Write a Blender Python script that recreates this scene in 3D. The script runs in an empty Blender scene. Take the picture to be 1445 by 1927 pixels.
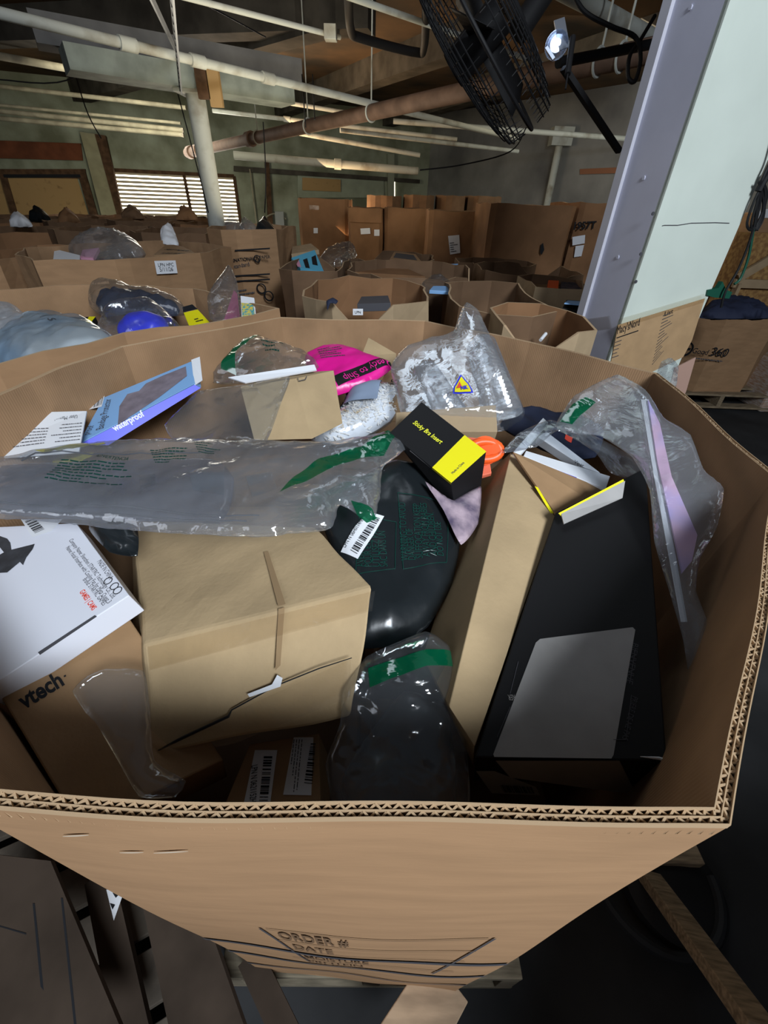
import bpy, bmesh, math, random
import numpy as np
from mathutils import Vector, Matrix, geometry
random.seed(7)
SC = bpy.context.scene; COL = SC.collection
# ---------------------------------------------------------------- camera, world, lights
W, H, F = 1445.0, 1927.0, 800.0
PITCH, ROLL, EYE = math.radians(36.1), math.radians(2.2), 1.42
cam = bpy.data.cameras.new('camera'); cam.sensor_fit = 'VERTICAL'; cam.sensor_height = 36; cam.lens = F/H*36
cam.clip_start = 0.01
co = bpy.data.objects.new('camera', cam); COL.objects.link(co); SC.camera = co
fwd = Vector((0, math.cos(PITCH), -math.sin(PITCH))); rt0 = Vector((1, 0, 0)); up0 = rt0.cross(fwd)
RT = math.cos(ROLL)*rt0 + math.sin(ROLL)*up0; UP = -math.sin(ROLL)*rt0 + math.cos(ROLL)*up0
CAM = Vector((0, 0, EYE))
co.matrix_world = Matrix((( RT.x, UP.x, -fwd.x, 0), (RT.y, UP.y, -fwd.y, 0), (RT.z, UP.z, -fwd.z, EYE), (0, 0, 0, 1)))
SC.view_settings.view_transform = 'Standard'; SC.view_settings.look = 'None'; SC.view_settings.gamma = 1
SC.view_settings.exposure = 0.25
try: SC.cycles.transparent_max_bounces = 32
except Exception: pass
wd = bpy.data.worlds.new('world'); SC.world = wd; wd.use_nodes = True
wd.node_tree.nodes['Background'].inputs[0].default_value = (0.62, 0.72, 0.85, 1)
wd.node_tree.nodes['Background'].inputs[1].default_value = 0.06
def area(name, loc, target, size, power, color, sy=None):
    l = bpy.data.lights.new(name, 'AREA'); l.energy = power; l.color = color; l.size = size
    if sy: l.shape = 'RECTANGLE'; l.size_y = sy
    o = bpy.data.objects.new(name, l); COL.objects.link(o); o.location = loc
    o.rotation_euler = (Vector(target)-Vector(loc)).to_track_quat('-Z', 'Y').to_euler(); return o
area('dock_door_light', (1.35, -2.0, 3.2), (0.0, 0.7, 0.9), 0.9, 160, (0.86, 0.93, 1.0))
area('fill_left_rear', (-2.4, -2.0, 2.7), (0.3, 1.5, 1.0), 1.5, 20, (0.84, 0.9, 1.0))  # added fill from the left rear, lifts the column's lavender face
area('strip_light_near', (0.3, 2.0, 2.9), (0.0, 0.9, 1.0), 0.4, 3, (0.8, 0.9, 1.0), 1.3)
area('fill_far', (2.5, 7.0, 2.9), (2.5, 8.0, 0.9), 1.2, 45, (1.0, 0.9, 0.68), 4)  # added general fill for the far bins, not a seen fixture
area('window_daylight', (-4.0, 10.2, 2.0), (-1.5, 3.5, 1.0), 2.4, 60, (1.0, 0.93, 0.8), 1.2)
area('ceiling_wash', (-1.0, 4.6, 1.75), (-1.0, 5.5, 3.3), 1.5, 34, (1.0, 0.88, 0.66), 4)  # added fill, aimed up to brighten the ceiling and pipes
area('wall_wash', (-4.2, 8.6, 3.0), (-4.2, 13, 1.5), 1.0, 130, (1.0, 0.96, 0.76), 5)  # added to brighten the window wall, no fixture stands here
area('wall_wash_right', (3.5, 8.2, 3.0), (4.5, 12, 1.8), 1.0, 30, (0.95, 0.97, 0.9), 4)  # added likewise to lift the right wall
area('warm_fill_far', (-1.5, 9.5, 1.9), (-0.5, 9.0, 3.2), 1.5, 50, (1.0, 0.66, 0.36), 3)  # added warm fill for the far ceiling, stands for no lamp

def ray(px, py):
    return RT*((px-W/2)/F) - UP*((py-H/2)/F) + fwd
def at_d(px, py, d): return CAM + ray(px, py)*d
def at_z(px, py, z):
    r = ray(px, py); return CAM + r*((z-EYE)/r.z)
def at_y(px, py, y):
    r = ray(px, py); return CAM + r*(y/r.y)
def on_plane(px, py, p0, n):
    r = ray(px, py); return CAM + r*((p0-CAM).dot(n)/r.dot(n))

# ---------------------------------------------------------------- materials
M = {}
def mat(name, col, rough=0.8, spec=0.3, metal=0.0, noise=0.0, nscale=20, bump=0.0, bscale=60, col2=None, flute=0.0, emit=0.0, coat=0.0, stretch=None, thr=None):
    if name in M: return M[name]
    m = bpy.data.materials.new(name); m.use_nodes = True; nt = m.node_tree; b = nt.nodes['Principled BSDF']
    b.inputs['Base Color'].default_value = (*col, 1); b.inputs['Roughness'].default_value = rough
    b.inputs['Specular IOR Level'].default_value = spec; b.inputs['Metallic'].default_value = metal
    b.inputs['Coat Weight'].default_value = coat
    if emit:
        b.inputs['Emission Color'].default_value = (*col, 1); b.inputs['Emission Strength'].default_value = emit
    tc = nt.nodes.new('ShaderNodeTexCoord'); src = tc.outputs['Object']
    if stretch:
        mp = nt.nodes.new('ShaderNodeMapping'); mp.inputs['Scale'].default_value = stretch
        nt.links.new(src, mp.inputs['Vector']); src = mp.outputs[0]
    if noise or col2:
        n = nt.nodes.new('ShaderNodeTexNoise'); n.inputs['Scale'].default_value = nscale; n.inputs['Detail'].default_value = 6
        nt.links.new(src, n.inputs['Vector'])
        r = nt.nodes.new('ShaderNodeValToRGB'); nt.links.new(n.outputs['Fac'], r.inputs[0])
        c2 = col2 or tuple(c*(1-noise) for c in col)
        lo, hi = thr or (0.35, 0.65)
        r.color_ramp.elements[0].position = lo; r.color_ramp.elements[1].position = hi
        r.color_ramp.elements[0].color = (*c2, 1); r.color_ramp.elements[1].color = (*col, 1)
        nt.links.new(r.outputs[0], b.inputs['Base Color'])
    if bump or flute:
        bp = nt.nodes.new('ShaderNodeBump'); bp.inputs['Distance'].default_value = 0.002
        if flute:
            wv = nt.nodes.new('ShaderNodeTexWave'); wv.inputs['Scale'].default_value = 70; wv.inputs['Distortion'].default_value = 0.6
            nt.links.new(tc.outputs['UV'], wv.inputs['Vector']); nt.links.new(wv.outputs['Fac'], bp.inputs['Height'])
            bp.inputs['Strength'].default_value = flute
        else:
            n2 = nt.nodes.new('ShaderNodeTexNoise'); n2.inputs['Scale'].default_value = bscale; n2.inputs['Detail'].default_value = 4
            nt.links.new(src, n2.inputs['Vector']); nt.links.new(n2.outputs['Fac'], bp.inputs['Height'])
            bp.inputs['Strength'].default_value = bump
        nt.links.new(bp.outputs[0], b.inputs['Normal'])
    M[name] = m; return m
def film(name, tint=(0.93, 0.95, 0.97), haze=0.05, hcol=(0.8, 0.85, 0.92), rough=0.10, gloss=0.045):
    if name in M: return M[name]
    m = bpy.data.materials.new(name); m.use_nodes = True; nt = m.node_tree; nt.nodes.clear()
    N = nt.nodes.new; L = nt.links.new
    out = N('ShaderNodeOutputMaterial'); tr = N('ShaderNodeBsdfTransparent'); tr.inputs[0].default_value = (*tint, 1)
    gl = N('ShaderNodeBsdfGlossy'); gl.inputs['Roughness'].default_value = rough; gl.inputs[0].default_value = (1, 1, 1, 1)
    df = N('ShaderNodeBsdfDiffuse'); df.inputs[0].default_value = (*hcol, 1)
    tl = N('ShaderNodeBsdfTranslucent'); tl.inputs[0].default_value = (*hcol, 1)
    ms = N('ShaderNodeMixShader'); ms.inputs[0].default_value = 0.5; L(df.outputs[0], ms.inputs[1]); L(tl.outputs[0], ms.inputs[2])
    m1 = N('ShaderNodeMixShader'); m1.inputs[0].default_value = haze; L(tr.outputs[0], m1.inputs[1]); L(ms.outputs[0], m1.inputs[2])
    lw = N('ShaderNodeLayerWeight'); lw.inputs[0].default_value = 0.25
    mr = N('ShaderNodeMapRange'); mr.inputs[3].default_value = gloss; mr.inputs[4].default_value = 0.5; L(lw.outputs['Fresnel'], mr.inputs[0])
    m2 = N('ShaderNodeMixShader'); L(mr.outputs[0], m2.inputs[0]); L(m1.outputs[0], m2.inputs[1]); L(gl.outputs[0], m2.inputs[2])
    tc = N('ShaderNodeTexCoord'); nz = N('ShaderNodeTexNoise'); nz.inputs['Scale'].default_value = 18; nz.inputs['Detail'].default_value = 3
    nz.inputs['Distortion'].default_value = 1.5
    L(tc.outputs['Object'], nz.inputs['Vector'])
    bp = N('ShaderNodeBump'); bp.inputs['Strength'].default_value = 0.22; bp.inputs['Distance'].default_value = 0.006; L(nz.outputs['Fac'], bp.inputs['Height'])
    vo = N('ShaderNodeTexVoronoi'); vo.inputs['Scale'].default_value = 13; vo.inputs['Randomness'].default_value = 1
    vm = N('ShaderNodeVectorMath'); vm.operation = 'MULTIPLY_ADD'; L(nz.outputs['Color'], vm.inputs[0]); vm.inputs[1].default_value = (.06, .06, .06); L(tc.outputs['Object'], vm.inputs[2]); L(vm.outputs[0], vo.inputs['Vector'])
    b2_ = N('ShaderNodeBump'); b2_.inputs['Strength'].default_value = 0.3; b2_.inputs['Distance'].default_value = 0.01; L(vo.outputs['Distance'], b2_.inputs['Height']); L(bp.outputs[0], b2_.inputs['Normal'])
    L(b2_.outputs[0], gl.inputs['Normal'])
    L(m2.outputs[0], out.inputs[0]); M[name] = m; return m
CARD = mat('bin_cardboard', (0.36, 0.215, 0.115), 0.85, 0.2, noise=0.12, nscale=9, stretch=(1, 1, 5), bump=0.08, bscale=60)
CARDI = mat('bin_cardboard_dirty', (0.33, 0.20, 0.11), 0.9, 0.15, noise=0.25, nscale=9, flute=0.13)
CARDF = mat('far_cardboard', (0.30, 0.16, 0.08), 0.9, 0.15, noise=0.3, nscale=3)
CARDD = mat('dark_cardboard', (0.20, 0.12, 0.07), 0.9, 0.15, noise=0.35, nscale=4)  # dark board; its tone also paints shade into bin interiors
CARDP = mat('pale_cardboard', (0.42, 0.31, 0.19), 0.85, 0.2, noise=0.15, nscale=12)
KRAFT = mat('kraft', (0.43, 0.315, 0.18), 0.85, 0.2, noise=0.15, nscale=14, bump=0.25, bscale=150)
KRAFT2 = mat('kraft_brown', (0.34, 0.21, 0.11), 0.85, 0.2, noise=0.15, nscale=14, bump=0.2, bscale=150)
FLUTE = mat('flute_paper', (0.40, 0.28, 0.17), 0.9, 0.1)
INK = mat('black_ink', (0.012, 0.013, 0.016), 0.7, 0.2)
INKG = mat('grey_ink', (0.07, 0.07, 0.08), 0.7, 0.2)
INKF = mat('faded_ink', (0.16, 0.10, 0.06), 0.8, 0.1)
WHITE = mat('white_paper', (0.72, 0.74, 0.78), 0.6, 0.3)
BOXW = mat('white_box_board', (0.70, 0.72, 0.80), 0.45, 0.4)
BLACKB = mat('black_box_board', (0.008, 0.008, 0.009), 0.55, 0.25)
BLACKM = mat('black_metal', (0.010, 0.010, 0.011), 0.6, 0.25)
YEL = mat('yellow_print', (0.75, 0.68, 0.01), 0.5, 0.3)
YELT = mat('yellow_letters', (0.85, 0.85, 0.05), 0.5, 0.3)
GREEN = mat('green_print', (0.0, 0.11, 0.045), 0.25, 0.5)
GREEND = mat('dark_green_print', (0.006, 0.045, 0.035), 0.3, 0.4)
GREY = mat('grey_label', (0.36, 0.35, 0.34), 0.6, 0.3, noise=0.12, nscale=25)
CLEAR = film('clear_film')
CLEARM = film('milky_film', haze=0.13, gloss=0.06)
CLEART = film('thin_film', haze=0.035, gloss=0.07)
GREENF = film('green_film', tint=(0.1, 0.5, 0.25), haze=0.75, hcol=(0.0, 0.16, 0.07), gloss=0.15)
TAPE = film('packing_tape', tint=(0.96, 0.94, 0.9), haze=0.02, hcol=(0.5, 0.45, 0.38), rough=0.25, gloss=0.05)
MAIL = mat('black_poly_mailer', (0.011, 0.014, 0.016), 0.22, 0.6, bump=0.3, bscale=25)
MAGENTA = mat('magenta_poly', (0.72, 0.01, 0.27), 0.35, 0.5, bump=0.2, bscale=40)
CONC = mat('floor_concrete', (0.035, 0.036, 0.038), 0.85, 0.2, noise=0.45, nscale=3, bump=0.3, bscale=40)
WALLG = mat('wall_green_paint', (0.36, 0.39, 0.30), 0.8, 0.2, col2=(0.18, 0.19, 0.13), nscale=1.6)
WALLW = mat('wall_grey_paint', (0.26, 0.26, 0.25), 0.8, 0.2, col2=(0.13, 0.13, 0.13), nscale=0.9)
CEIL = mat('ceiling_stained', (0.16, 0.10, 0.055), 0.9, 0.1, col2=(0.035, 0.033, 0.03), nscale=0.7)
CEILD = mat('beam_concrete', (0.10, 0.09, 0.075), 0.9, 0.1, noise=0.5, nscale=3)
BEAMG = mat('beam_green_paint', (0.30, 0.34, 0.30), 0.7, 0.2, noise=0.35, nscale=5)
PIPEW = mat('pipe_white_paint', (0.46, 0.48, 0.44), 0.6, 0.3, col2=(0.2, 0.17, 0.12), nscale=4, thr=(0.25, 0.5))
PIPEO = mat('pipe_old_paint', (0.42, 0.38, 0.28), 0.7, 0.3, noise=0.4, nscale=5)
PIPEB = mat('pipe_rusty_brown', (0.20, 0.125, 0.09), 0.65, 0.3, noise=0.4, nscale=6)
WOOD = mat('pallet_wood', (0.30, 0.23, 0.15), 0.85, 0.15, noise=0.5, nscale=14, stretch=(1, 8, 8))
WOODD = mat('dark_wood', (0.12, 0.065, 0.035), 0.8, 0.2, noise=0.5, nscale=10)
PLY = mat('plywood', (0.42, 0.27, 0.12), 0.8, 0.2, col2=(0.16, 0.09, 0.04), nscale=6, thr=(0.2, 0.4))
COLW = mat('column_white_paint', (0.66, 0.73, 0.66), 0.6, 0.3, noise=0.08, nscale=4, bump=0.15, bscale=30)
COLL = mat('column_lavender_paint', (0.56, 0.57, 0.69), 0.55, 0.35, noise=0.08, nscale=5, bump=0.2, bscale=18)
BLUE = mat('royal_blue', (0.02, 0.03, 0.62), 0.4, 0.4)
LBLUE = mat('light_blue_print', (0.22, 0.42, 0.72), 0.45, 0.3)
NAVY = mat('navy_cloth', (0.02, 0.025, 0.05), 0.7, 0.2, bump=0.5, bscale=30)
PINK = mat('pink_print', (0.62, 0.30, 0.42), 0.5, 0.3)
ORANGE = mat('orange_plastic', (0.95, 0.12, 0.02), 0.4, 0.4)
BLIND = mat('blind_slat', (0.62, 0.55, 0.42), 0.7, 0.2)
SKY = mat('daylight_pane', (1.0, 0.93, 0.80), 0.9, 0.0, emit=3.5)

# ---------------------------------------------------------------- object helpers
def tag(o, label=None, cat=None, group=None, kind=None):
    if label: o['label'] = label
    if cat: o['category'] = cat
    if group: o['group'] = group
    if kind: o['kind'] = kind
    return o
def link(name, me, parent=None):
    o = bpy.data.objects.new(name, me); COL.objects.link(o)
    if parent: o.parent = parent
    return o
def mesh(name, verts, faces, m=None, parent=None, uv=None, smooth=False, mats=None, fm=None):
    me = bpy.data.meshes.new(name); me.from_pydata([tuple(v) for v in verts], [], faces)
    for mm in (mats or [m]): me.materials.append(mm)
    if fm: me.polygons.foreach_set('material_index', fm)
    if uv is not None:
        ul = me.uv_layers.new(name='UVMap')
        for l in me.loops: ul.data[l.index].uv = uv[l.vertex_index]
    if smooth: me.polygons.foreach_set('use_smooth', [True]*len(me.polygons))
    me.update(); return link(name, me, parent)
def thing(name, label, cat, group=None):
    o = link(name, None); return tag(o, label, cat, group)
class MB:
    def __init__(s): s.v = []; s.f = []
    def add(s, v, f): k = len(s.v); s.v += [Vector(a) for a in v]; s.f += [tuple(i+k for i in q) for q in f]
    def box(s, c, d, rot=None):
        c = Vector(c); pts = [Vector((x*d[0]/2, y*d[1]/2, z*d[2]/2)) for z in (-1, 1) for y in (-1, 1) for x in (-1, 1)]
        if rot is not None: pts = [rot @ p for p in pts]
        s.add([c+p for p in pts], [(0,2,3,1),(4,5,7,6),(0,1,5,4),(2,6,7,3),(0,4,6,2),(1,3,7,5)])
    def bar(s, a, b, w, h, upv=(0, 0, 1)):
        a = Vector(a); b = Vector(b); d = (b-a).normalized(); x = d.cross(Vector(upv)).normalized(); u = x.cross(d)
        P = [q + x*sx*w/2 + u*sz*h/2 for q in (a, b) for sx, sz in ((-1,-1),(1,-1),(1,1),(-1,1))]
        s.add(P, [(0,1,2,3),(7,6,5,4),(0,4,5,1),(1,5,6,2),(2,6,7,3),(3,7,4,0)])
    def tube(s, pts, r, seg=12, cap=True):
        pts = [Vector(p) for p in pts]; n = len(pts); rs = r if isinstance(r, (list, tuple)) else [r]*n
        k = len(s.v); ref = None
        for i, p in enumerate(pts):
            d = (pts[min(i+1, n-1)]-pts[max(i-1, 0)]).normalized()
            if ref is None: ref = d.orthogonal().normalized()
            ref = (ref - d*ref.dot(d)).normalized(); b = d.cross(ref)
            for j in range(seg):
                a = 2*math.pi*j/seg; s.v.append(p + (ref*math.cos(a)+b*math.sin(a))*rs[i])
        for i in range(n-1):
            for j in range(seg):
                s.f.append((k+i*seg+j, k+i*seg+(j+1) % seg, k+(i+1)*seg+(j+1) % seg, k+(i+1)*seg+j))
        if cap: s.f.append(tuple(k+j for j in range(seg))[::-1]); s.f.append(tuple(k+(n-1)*seg+j for j in range(seg)))
    def build(s, name, m, parent=None, smooth=False, bevel=0):
        o = mesh(name, s.v, s.f, m, parent)
        if smooth:
            o.data.polygons.foreach_set('use_smooth', [True]*len(o.data.polygons))
            try: o.data.set_sharp_from_angle(angle=0.7)
            except Exception: pass
        if bevel:
            bv = o.modifiers.new('bevel', 'BEVEL'); bv.width = bevel; bv.segments = 2
        return o
def tubeobj(name, pts, r, m, parent=None, seg=12):
    b = MB(); b.tube(pts, r, seg); return b.build(name, m, parent, smooth=True)
def spline(pts, n=10):
    pts = [Vector(p) for p in pts]; out = []
    for i in range(len(pts)-1):
        p0 = pts[max(i-1, 0)]; p1 = pts[i]; p2 = pts[i+1]; p3 = pts[min(i+2, len(pts)-1)]
        for k in range(n):
            t = k/n
            out.append(0.5*((2*p1)+(p2-p0)*t+(2*p0-5*p1+4*p2-p3)*t*t+(3*p1-p0-3*p2+p3)*t**3))
    out.append(pts[-1]); return out

# writing and labels on a flat face (p0, n)
def face_of(a, b, c):
    n = (b-a).cross(c-a).normalized()
    if n.dot(CAM-a) < 0: n = -n
    return (a, n)
OFF = 0.0007
def decal(face, pxs, m, parent, name='label', off=OFF, th=0.0):
    p0, n = face
    P = [on_plane(x, y, p0, n)+n*off for x, y in pxs]
    nrm = sum(((P[i]-P[0]).cross(P[i+1]-P[0]) for i in range(1, len(P)-1)), Vector())
    if nrm.dot(n) < 0: P = P[::-1]
    return mesh(name, P, [tuple(range(len(P)))], m, parent)
TXT = {}
def text_mesh(s, bold=0.0):
    k = (s, bold)
    if k not in TXT:
        cu = bpy.data.curves.new('txt', 'FONT'); cu.body = s; cu.offset = bold; cu.resolution_u = 3
        o = bpy.data.objects.new('txt', cu); COL.objects.link(o)
        me = bpy.data.meshes.new_from_object(o.evaluated_get(bpy.context.evaluated_depsgraph_get()))
        bpy.data.objects.remove(o)
        V = [v.co.copy() for v in me.vertices]; Fc = [tuple(p.vertices) for p in me.polygons]
        x0 = min(v.x for v in V); x1 = max(v.x for v in V); y0 = 0; y1 = 0.7
        V = [((v.x-x0)/(x1-x0), v.y/0.7) for v in V]
        TXT[k] = (V, Fc, (x1-x0)/0.7)
    return TXT[k]
def text(face, s, a, b, m, parent, name='printed_text', h=None, off=OFF, bold=0.0, warp=None):
    p0, n = face
    A = on_plane(a[0], a[1], p0, n); B = on_plane(b[0], b[1], p0, n)
    x = (B-A); w = x.length; x.normalize(); y = n.cross(x)
    V, Fc, asp = text_mesh(s, bold); hh = h or w/asp
    P = [A + x*(u*w) + y*(v*hh) + n*off for u, v in V]
    if warp: P = [warp(p) for p in P]
    return mesh(name, P, Fc, m, parent)
def barcode(face, q, m, parent, n=26, seed=1, name='barcode'):
    # q: four px corners; bars run from q0-q1 side to q3-q2 side
    rnd = random.Random(seed); p0, nn = face
    Q = [on_plane(x, y, p0, nn)+nn*OFF*2.2 for x, y in q]; V = []; Fc = []; t = 0
    ws = [rnd.choice([1, 1, 2, 3]) for _ in range(2*n)]; tot = sum(ws)
    for i, w_ in enumerate(ws):
        if i % 2 == 0:
            t0 = t/tot; t1 = (t+w_)/tot; k = len(V)
            V += [Q[0].lerp(Q[1], t0), Q[0].lerp(Q[1], t1), Q[3].lerp(Q[2], t1), Q[3].lerp(Q[2], t0)]; Fc.append((k, k+1, k+2, k+3))
        t += w_
    return mesh(name, V, Fc, m, parent)
def lines(face, q, rows, m, parent, name='small_print', seed=1, fill=0.45, wmin=0.4):
    """rows of tiny word-like dashes inside px quad q (q0->q1 = reading direction, q0->q3 = down the page)"""
    rnd = random.Random(seed); p0, nn = face
    Q = [on_plane(x, y, p0, nn)+nn*OFF*1.6 for x, y in q]; V = []; Fc = []
    for r in range(rows):
        v0 = (r+0.2)/rows; v1 = v0+fill/rows; L = rnd.uniform(wmin, 1.0); u = 0
        while u < L:
            w_ = rnd.uniform(0.03, 0.11); u1 = min(u+w_, L); k = len(V)
            for uu, vv in ((u, v0), (u1, v0), (u1, v1), (u, v1)):
                V.append(Q[0].lerp(Q[1], uu).lerp(Q[3].lerp(Q[2], uu), vv))
            Fc.append((k, k+1, k+2, k+3)); u = u1+0.018
    return mesh(name, V, Fc, m, parent)

def hexa(name, label, cat, top, thick=0.05, m=None, bottom=None, group=None, bevel=0.0015, parent=None, wear=0.0):
    """closed carton: top = four (px,py,depth): near-left, near-right, far-right, far-left; returns (obj, faces)"""
    T = [at_d(*t) for t in top]
    n = (T[1]-T[0]).cross(T[2]-T[0]).normalized(); T[3] = on_plane(top[3][0], top[3][1], T[0], n)
    n = (T[1]-T[0]).cross(T[3]-T[0]).normalized()
    if n.dot(CAM-T[0]) < 0: n = -n
    B = [at_d(*b) if b else T[i]-n*thick for i, b in enumerate(bottom or [None]*4)]
    bm = bmesh.new(); vs = [bm.verts.new(p) for p in T+B]
    for f in ((0,1,2,3), (7,6,5,4), (0,4,5,1), (1,5,6,2), (2,6,7,3), (3,7,4,0)): bm.faces.new([vs[i] for i in f])
    bmesh.ops.recalc_face_normals(bm, faces=bm.faces)
    if wear:
        bmesh.ops.subdivide_edges(bm, edges=bm.edges[:], cuts=9, use_grid_fill=True)
        rnd = random.Random(len(name)+int(top[0][0])); ph = [rnd.uniform(0, 6) for _ in range(6)]
        c = sum(T+B, Vector())/8
        for v in bm.verts:
            q = v.co*42
            v.co += (v.co-c).normalized()*wear*(math.sin(q.x+ph[0])*math.sin(q.y*1.3+ph[1])+0.6*math.sin(q.z*1.9+ph[2]+q.x*.7))
    me = bpy.data.meshes.new(name); bm.to_mesh(me); bm.free(); me.materials.append(m)
    o = link(name, me, parent)
    if bevel:
        bv = o.modifiers.new('bevel', 'BEVEL'); bv.width = bevel; bv.segments = 2; bv.limit_method = 'ANGLE'
    if label: tag(o, label, cat, group)
    w_ = wear*1.3
    faces = {'top': (T[0]+n*w_, n), 'front': face_of(T[0], T[1], B[0]), 'right': face_of(T[1], T[2], B[1]), 'left': face_of(T[3], T[0], B[3]), 'back': face_of(T[2], T[3], B[2]), 'T': T, 'B': B}
    return o, faces

# crumpled film: triangle-wave folds give sharp creases
def folds(seed, n=9, l0=0.03, l1=0.16):
    r = np.random.default_rng(seed)
    a = r.uniform(0, math.pi, n); l = np.exp(r.uniform(math.log(l0), math.log(l1), n)); ph = r.uniform(0, 1, n)
    wa = r.uniform(0, math.pi, n); wl = r.uniform(0.05, 0.2, n); wp = r.uniform(0, 6, n)
    def f(u, v):
        h = np.zeros_like(u)
        for i in range(n):
            s = (u*math.cos(a[i])+v*math.sin(a[i]))/l[i]+ph[i]+0.35*np.sin((u*math.cos(wa[i])+v*math.sin(wa[i]))/wl[i]+wp[i])
            t = np.abs((s % 1.0)*2-1)
            h += (t**1.5-0.5)*l[i]
        return h/ (n*0.5) * 10
    return f
def inpoly(P, poly):
    x, y = P[:, 0], P[:, 1]; c = np.zeros(len(P), bool); n = len(poly)
    for i in range(n):
        x1, y1 = poly[i]; x2, y2 = poly[i-1]
        if y1 == y2: continue
        c ^= ((y1 > y) != (y2 > y)) & (x < (x2-x1)*(y-y1)/(y2-y1)+x1)
    return c
def dist_poly(P, poly):
    d = np.full(len(P), 1e9); n = len(poly)
    for i in range(n):
        a = np.array(poly[i]); b = np.array(poly[(i+1) % n]); ab = b-a; t = np.clip(((P-a)@ab)/(ab@ab+1e-12), 0, 1)
        d = np.minimum(d, np.linalg.norm(P-(a+t[:, None]*ab), axis=1))
    return d
class Film:
    """a pouch of film (or a soft sack) lying about a plane given by three (px,py,depth) anchors"""
    def __init__(s, anchors, outline, thick=0.02, crumple=0.1, seed=1, soft=0.05, step=0.006, l0=0.03, l1=0.16, back=0.4, jag=0.0, n=9):
        a, b, c = [at_d(*q) for q in anchors]; s.p0, s.n = face_of(a, b, c)
        s.x = s.n.orthogonal().normalized(); s.y = s.n.cross(s.x); s.org = on_plane(*outline[0], s.p0, s.n)
        s.poly = []
        raw = [s.uv(*q) for q in outline]; rnd = random.Random(seed)
        N = len(raw); sm = []
        for i in range(N):
            p0, p1, p2, p3 = (np.array(raw[(i+k-1) % N]) for k in range(4)); L = np.linalg.norm(p2-p1); k = max(1, int(L/(step*1.3)))
            for j in range(k):
                t = j/k; cr = 0.5*((2*p1)+(p2-p0)*t+(2*p0-5*p1+4*p2-p3)*t*t+(3*p1-p0-3*p2+p3)*t**3); li = p1+(p2-p1)*t
                q = li*0.55+cr*0.45
                if jag: q = q+np.array([rnd.gauss(0, jag), rnd.gauss(0, jag)])
                sm.append(tuple(q))
        s.poly = sm; s.th = thick; s.cr = crumple; s.soft = soft; s.f = folds(seed, n, l0, l1); s.step = step; s.back = back
    def uv(s, px, py):
        p = on_plane(px, py, s.p0, s.n)-s.org; return (p.dot(s.x), p.dot(s.y))
    def h(s, P):
        P = np.asarray(P, float); ins = inpoly(P, s.poly); d = dist_poly(P, s.poly)*np.where(ins, 1, 0)
        e = np.clip(d/s.soft, 0, 1); prof = np.sqrt(1-(1-e)**2)
        return s.th*prof + s.cr*0.1*s.f(P[:, 0], P[:, 1])*(0.25+0.75*np.clip(d/0.02, 0, 1))
    def world(s, P, hh): return [s.org + s.x*float(p[0]) + s.y*float(p[1]) + s.n*float(k) for p, k in zip(P, hh)]
    def tri(s, poly, step):
        A = np.array(poly); lo = A.min(0); hi = A.max(0); r = np.random.default_rng(3)
        gx, gy = np.meshgrid(np.arange(lo[0], hi[0], step), np.arange(lo[1], hi[1], step)); G = np.stack([gx.ravel(), gy.ravel()], 1)
        G += r.uniform(-.25, .25, G.shape)*step
        G = G[inpoly(G, poly)] if len(G) else G
        if len(G): G = G[dist_poly(G, poly) > step*0.5]
        pts = [Vector(p) for p in poly]+[Vector(p) for p in G.tolist()]; nb = len(poly)
        res = geometry.delaunay_2d_cdt(pts, [], [list(range(nb))], 1, 1e-7)
        V = np.array([tuple(v) for v in res[0]]); return V, [tuple(f) for f in res[2]]
    def body(s, name, m, parent=None, two=True):
        V, Fc = s.tri(s.poly, s.step); hf = s.h(V); nv = len(V)
        if not two:
            o = mesh(name, s.world(V, hf), Fc, m, parent, smooth=True); return o
        hb = -hf*s.back-0.001
        P = s.world(V, hf)+s.world(V, hb)
        FF = Fc+[tuple(i+nv for i in f[::-1]) for f in Fc]
        cnt = {}
        for f in Fc:
            for i in range(3):
                e = (f[i], f[(i+1) % 3]); cnt[e] = 1
        for (a, b) in list(cnt):
            if (b, a) not in cnt: FF.append((b, a, a+nv, b+nv))
        o = mesh(name, P, FF, m, parent, smooth=True); return o
    def patch(s, pxs, m, parent, name='printed_strip', off=0.0012, step=None, smoothed=True):
        poly = [s.uv(*q) for q in pxs]; fine = []
        st = step or s.step
        for i in range(len(poly)):
            a = np.array(poly[i]); b = np.array(poly[(i+1) % len(poly)]); k = max(1, int(np.linalg.norm(b-a)/st))
            fine += [tuple(a+(b-a)*j/k) for j in range(k)]
        V, Fc = s.tri(fine, st); hf = s.h(V)+off
        return mesh(name, s.world(V, hf), Fc, m, parent, smooth=True)
    def warp(s, off=0.0016):
        def w_(p):
            q = p-s.org; uv = np.array([[q.dot(s.x), q.dot(s.y)]]); return s.world(uv, s.h(uv)+off)[0]
        return w_
    def text(s, t, a, b, m, parent, h=None, name='printed_text', bold=0.0): return text((s.p0, s.n), t, a, b, m, parent, name, h, warp=s.warp(), bold=bold)
    def lines(s, q, rows, m, parent, seed=1, fill=0.5, name='small_print'):
        o = lines((s.p0, s.n), q, rows, m, parent, name, seed, fill); w_ = s.warp(0.0012)
        for v in o.data.vertices: v.co = w_(v.co)
        return o
def bag(name, label, cat, anchors, outline, m=None, group=None, **k):
    t = Film(anchors, outline, **k); o = t.body(name, m or CLEAR); tag(o, label, cat, group); return o, t

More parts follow.
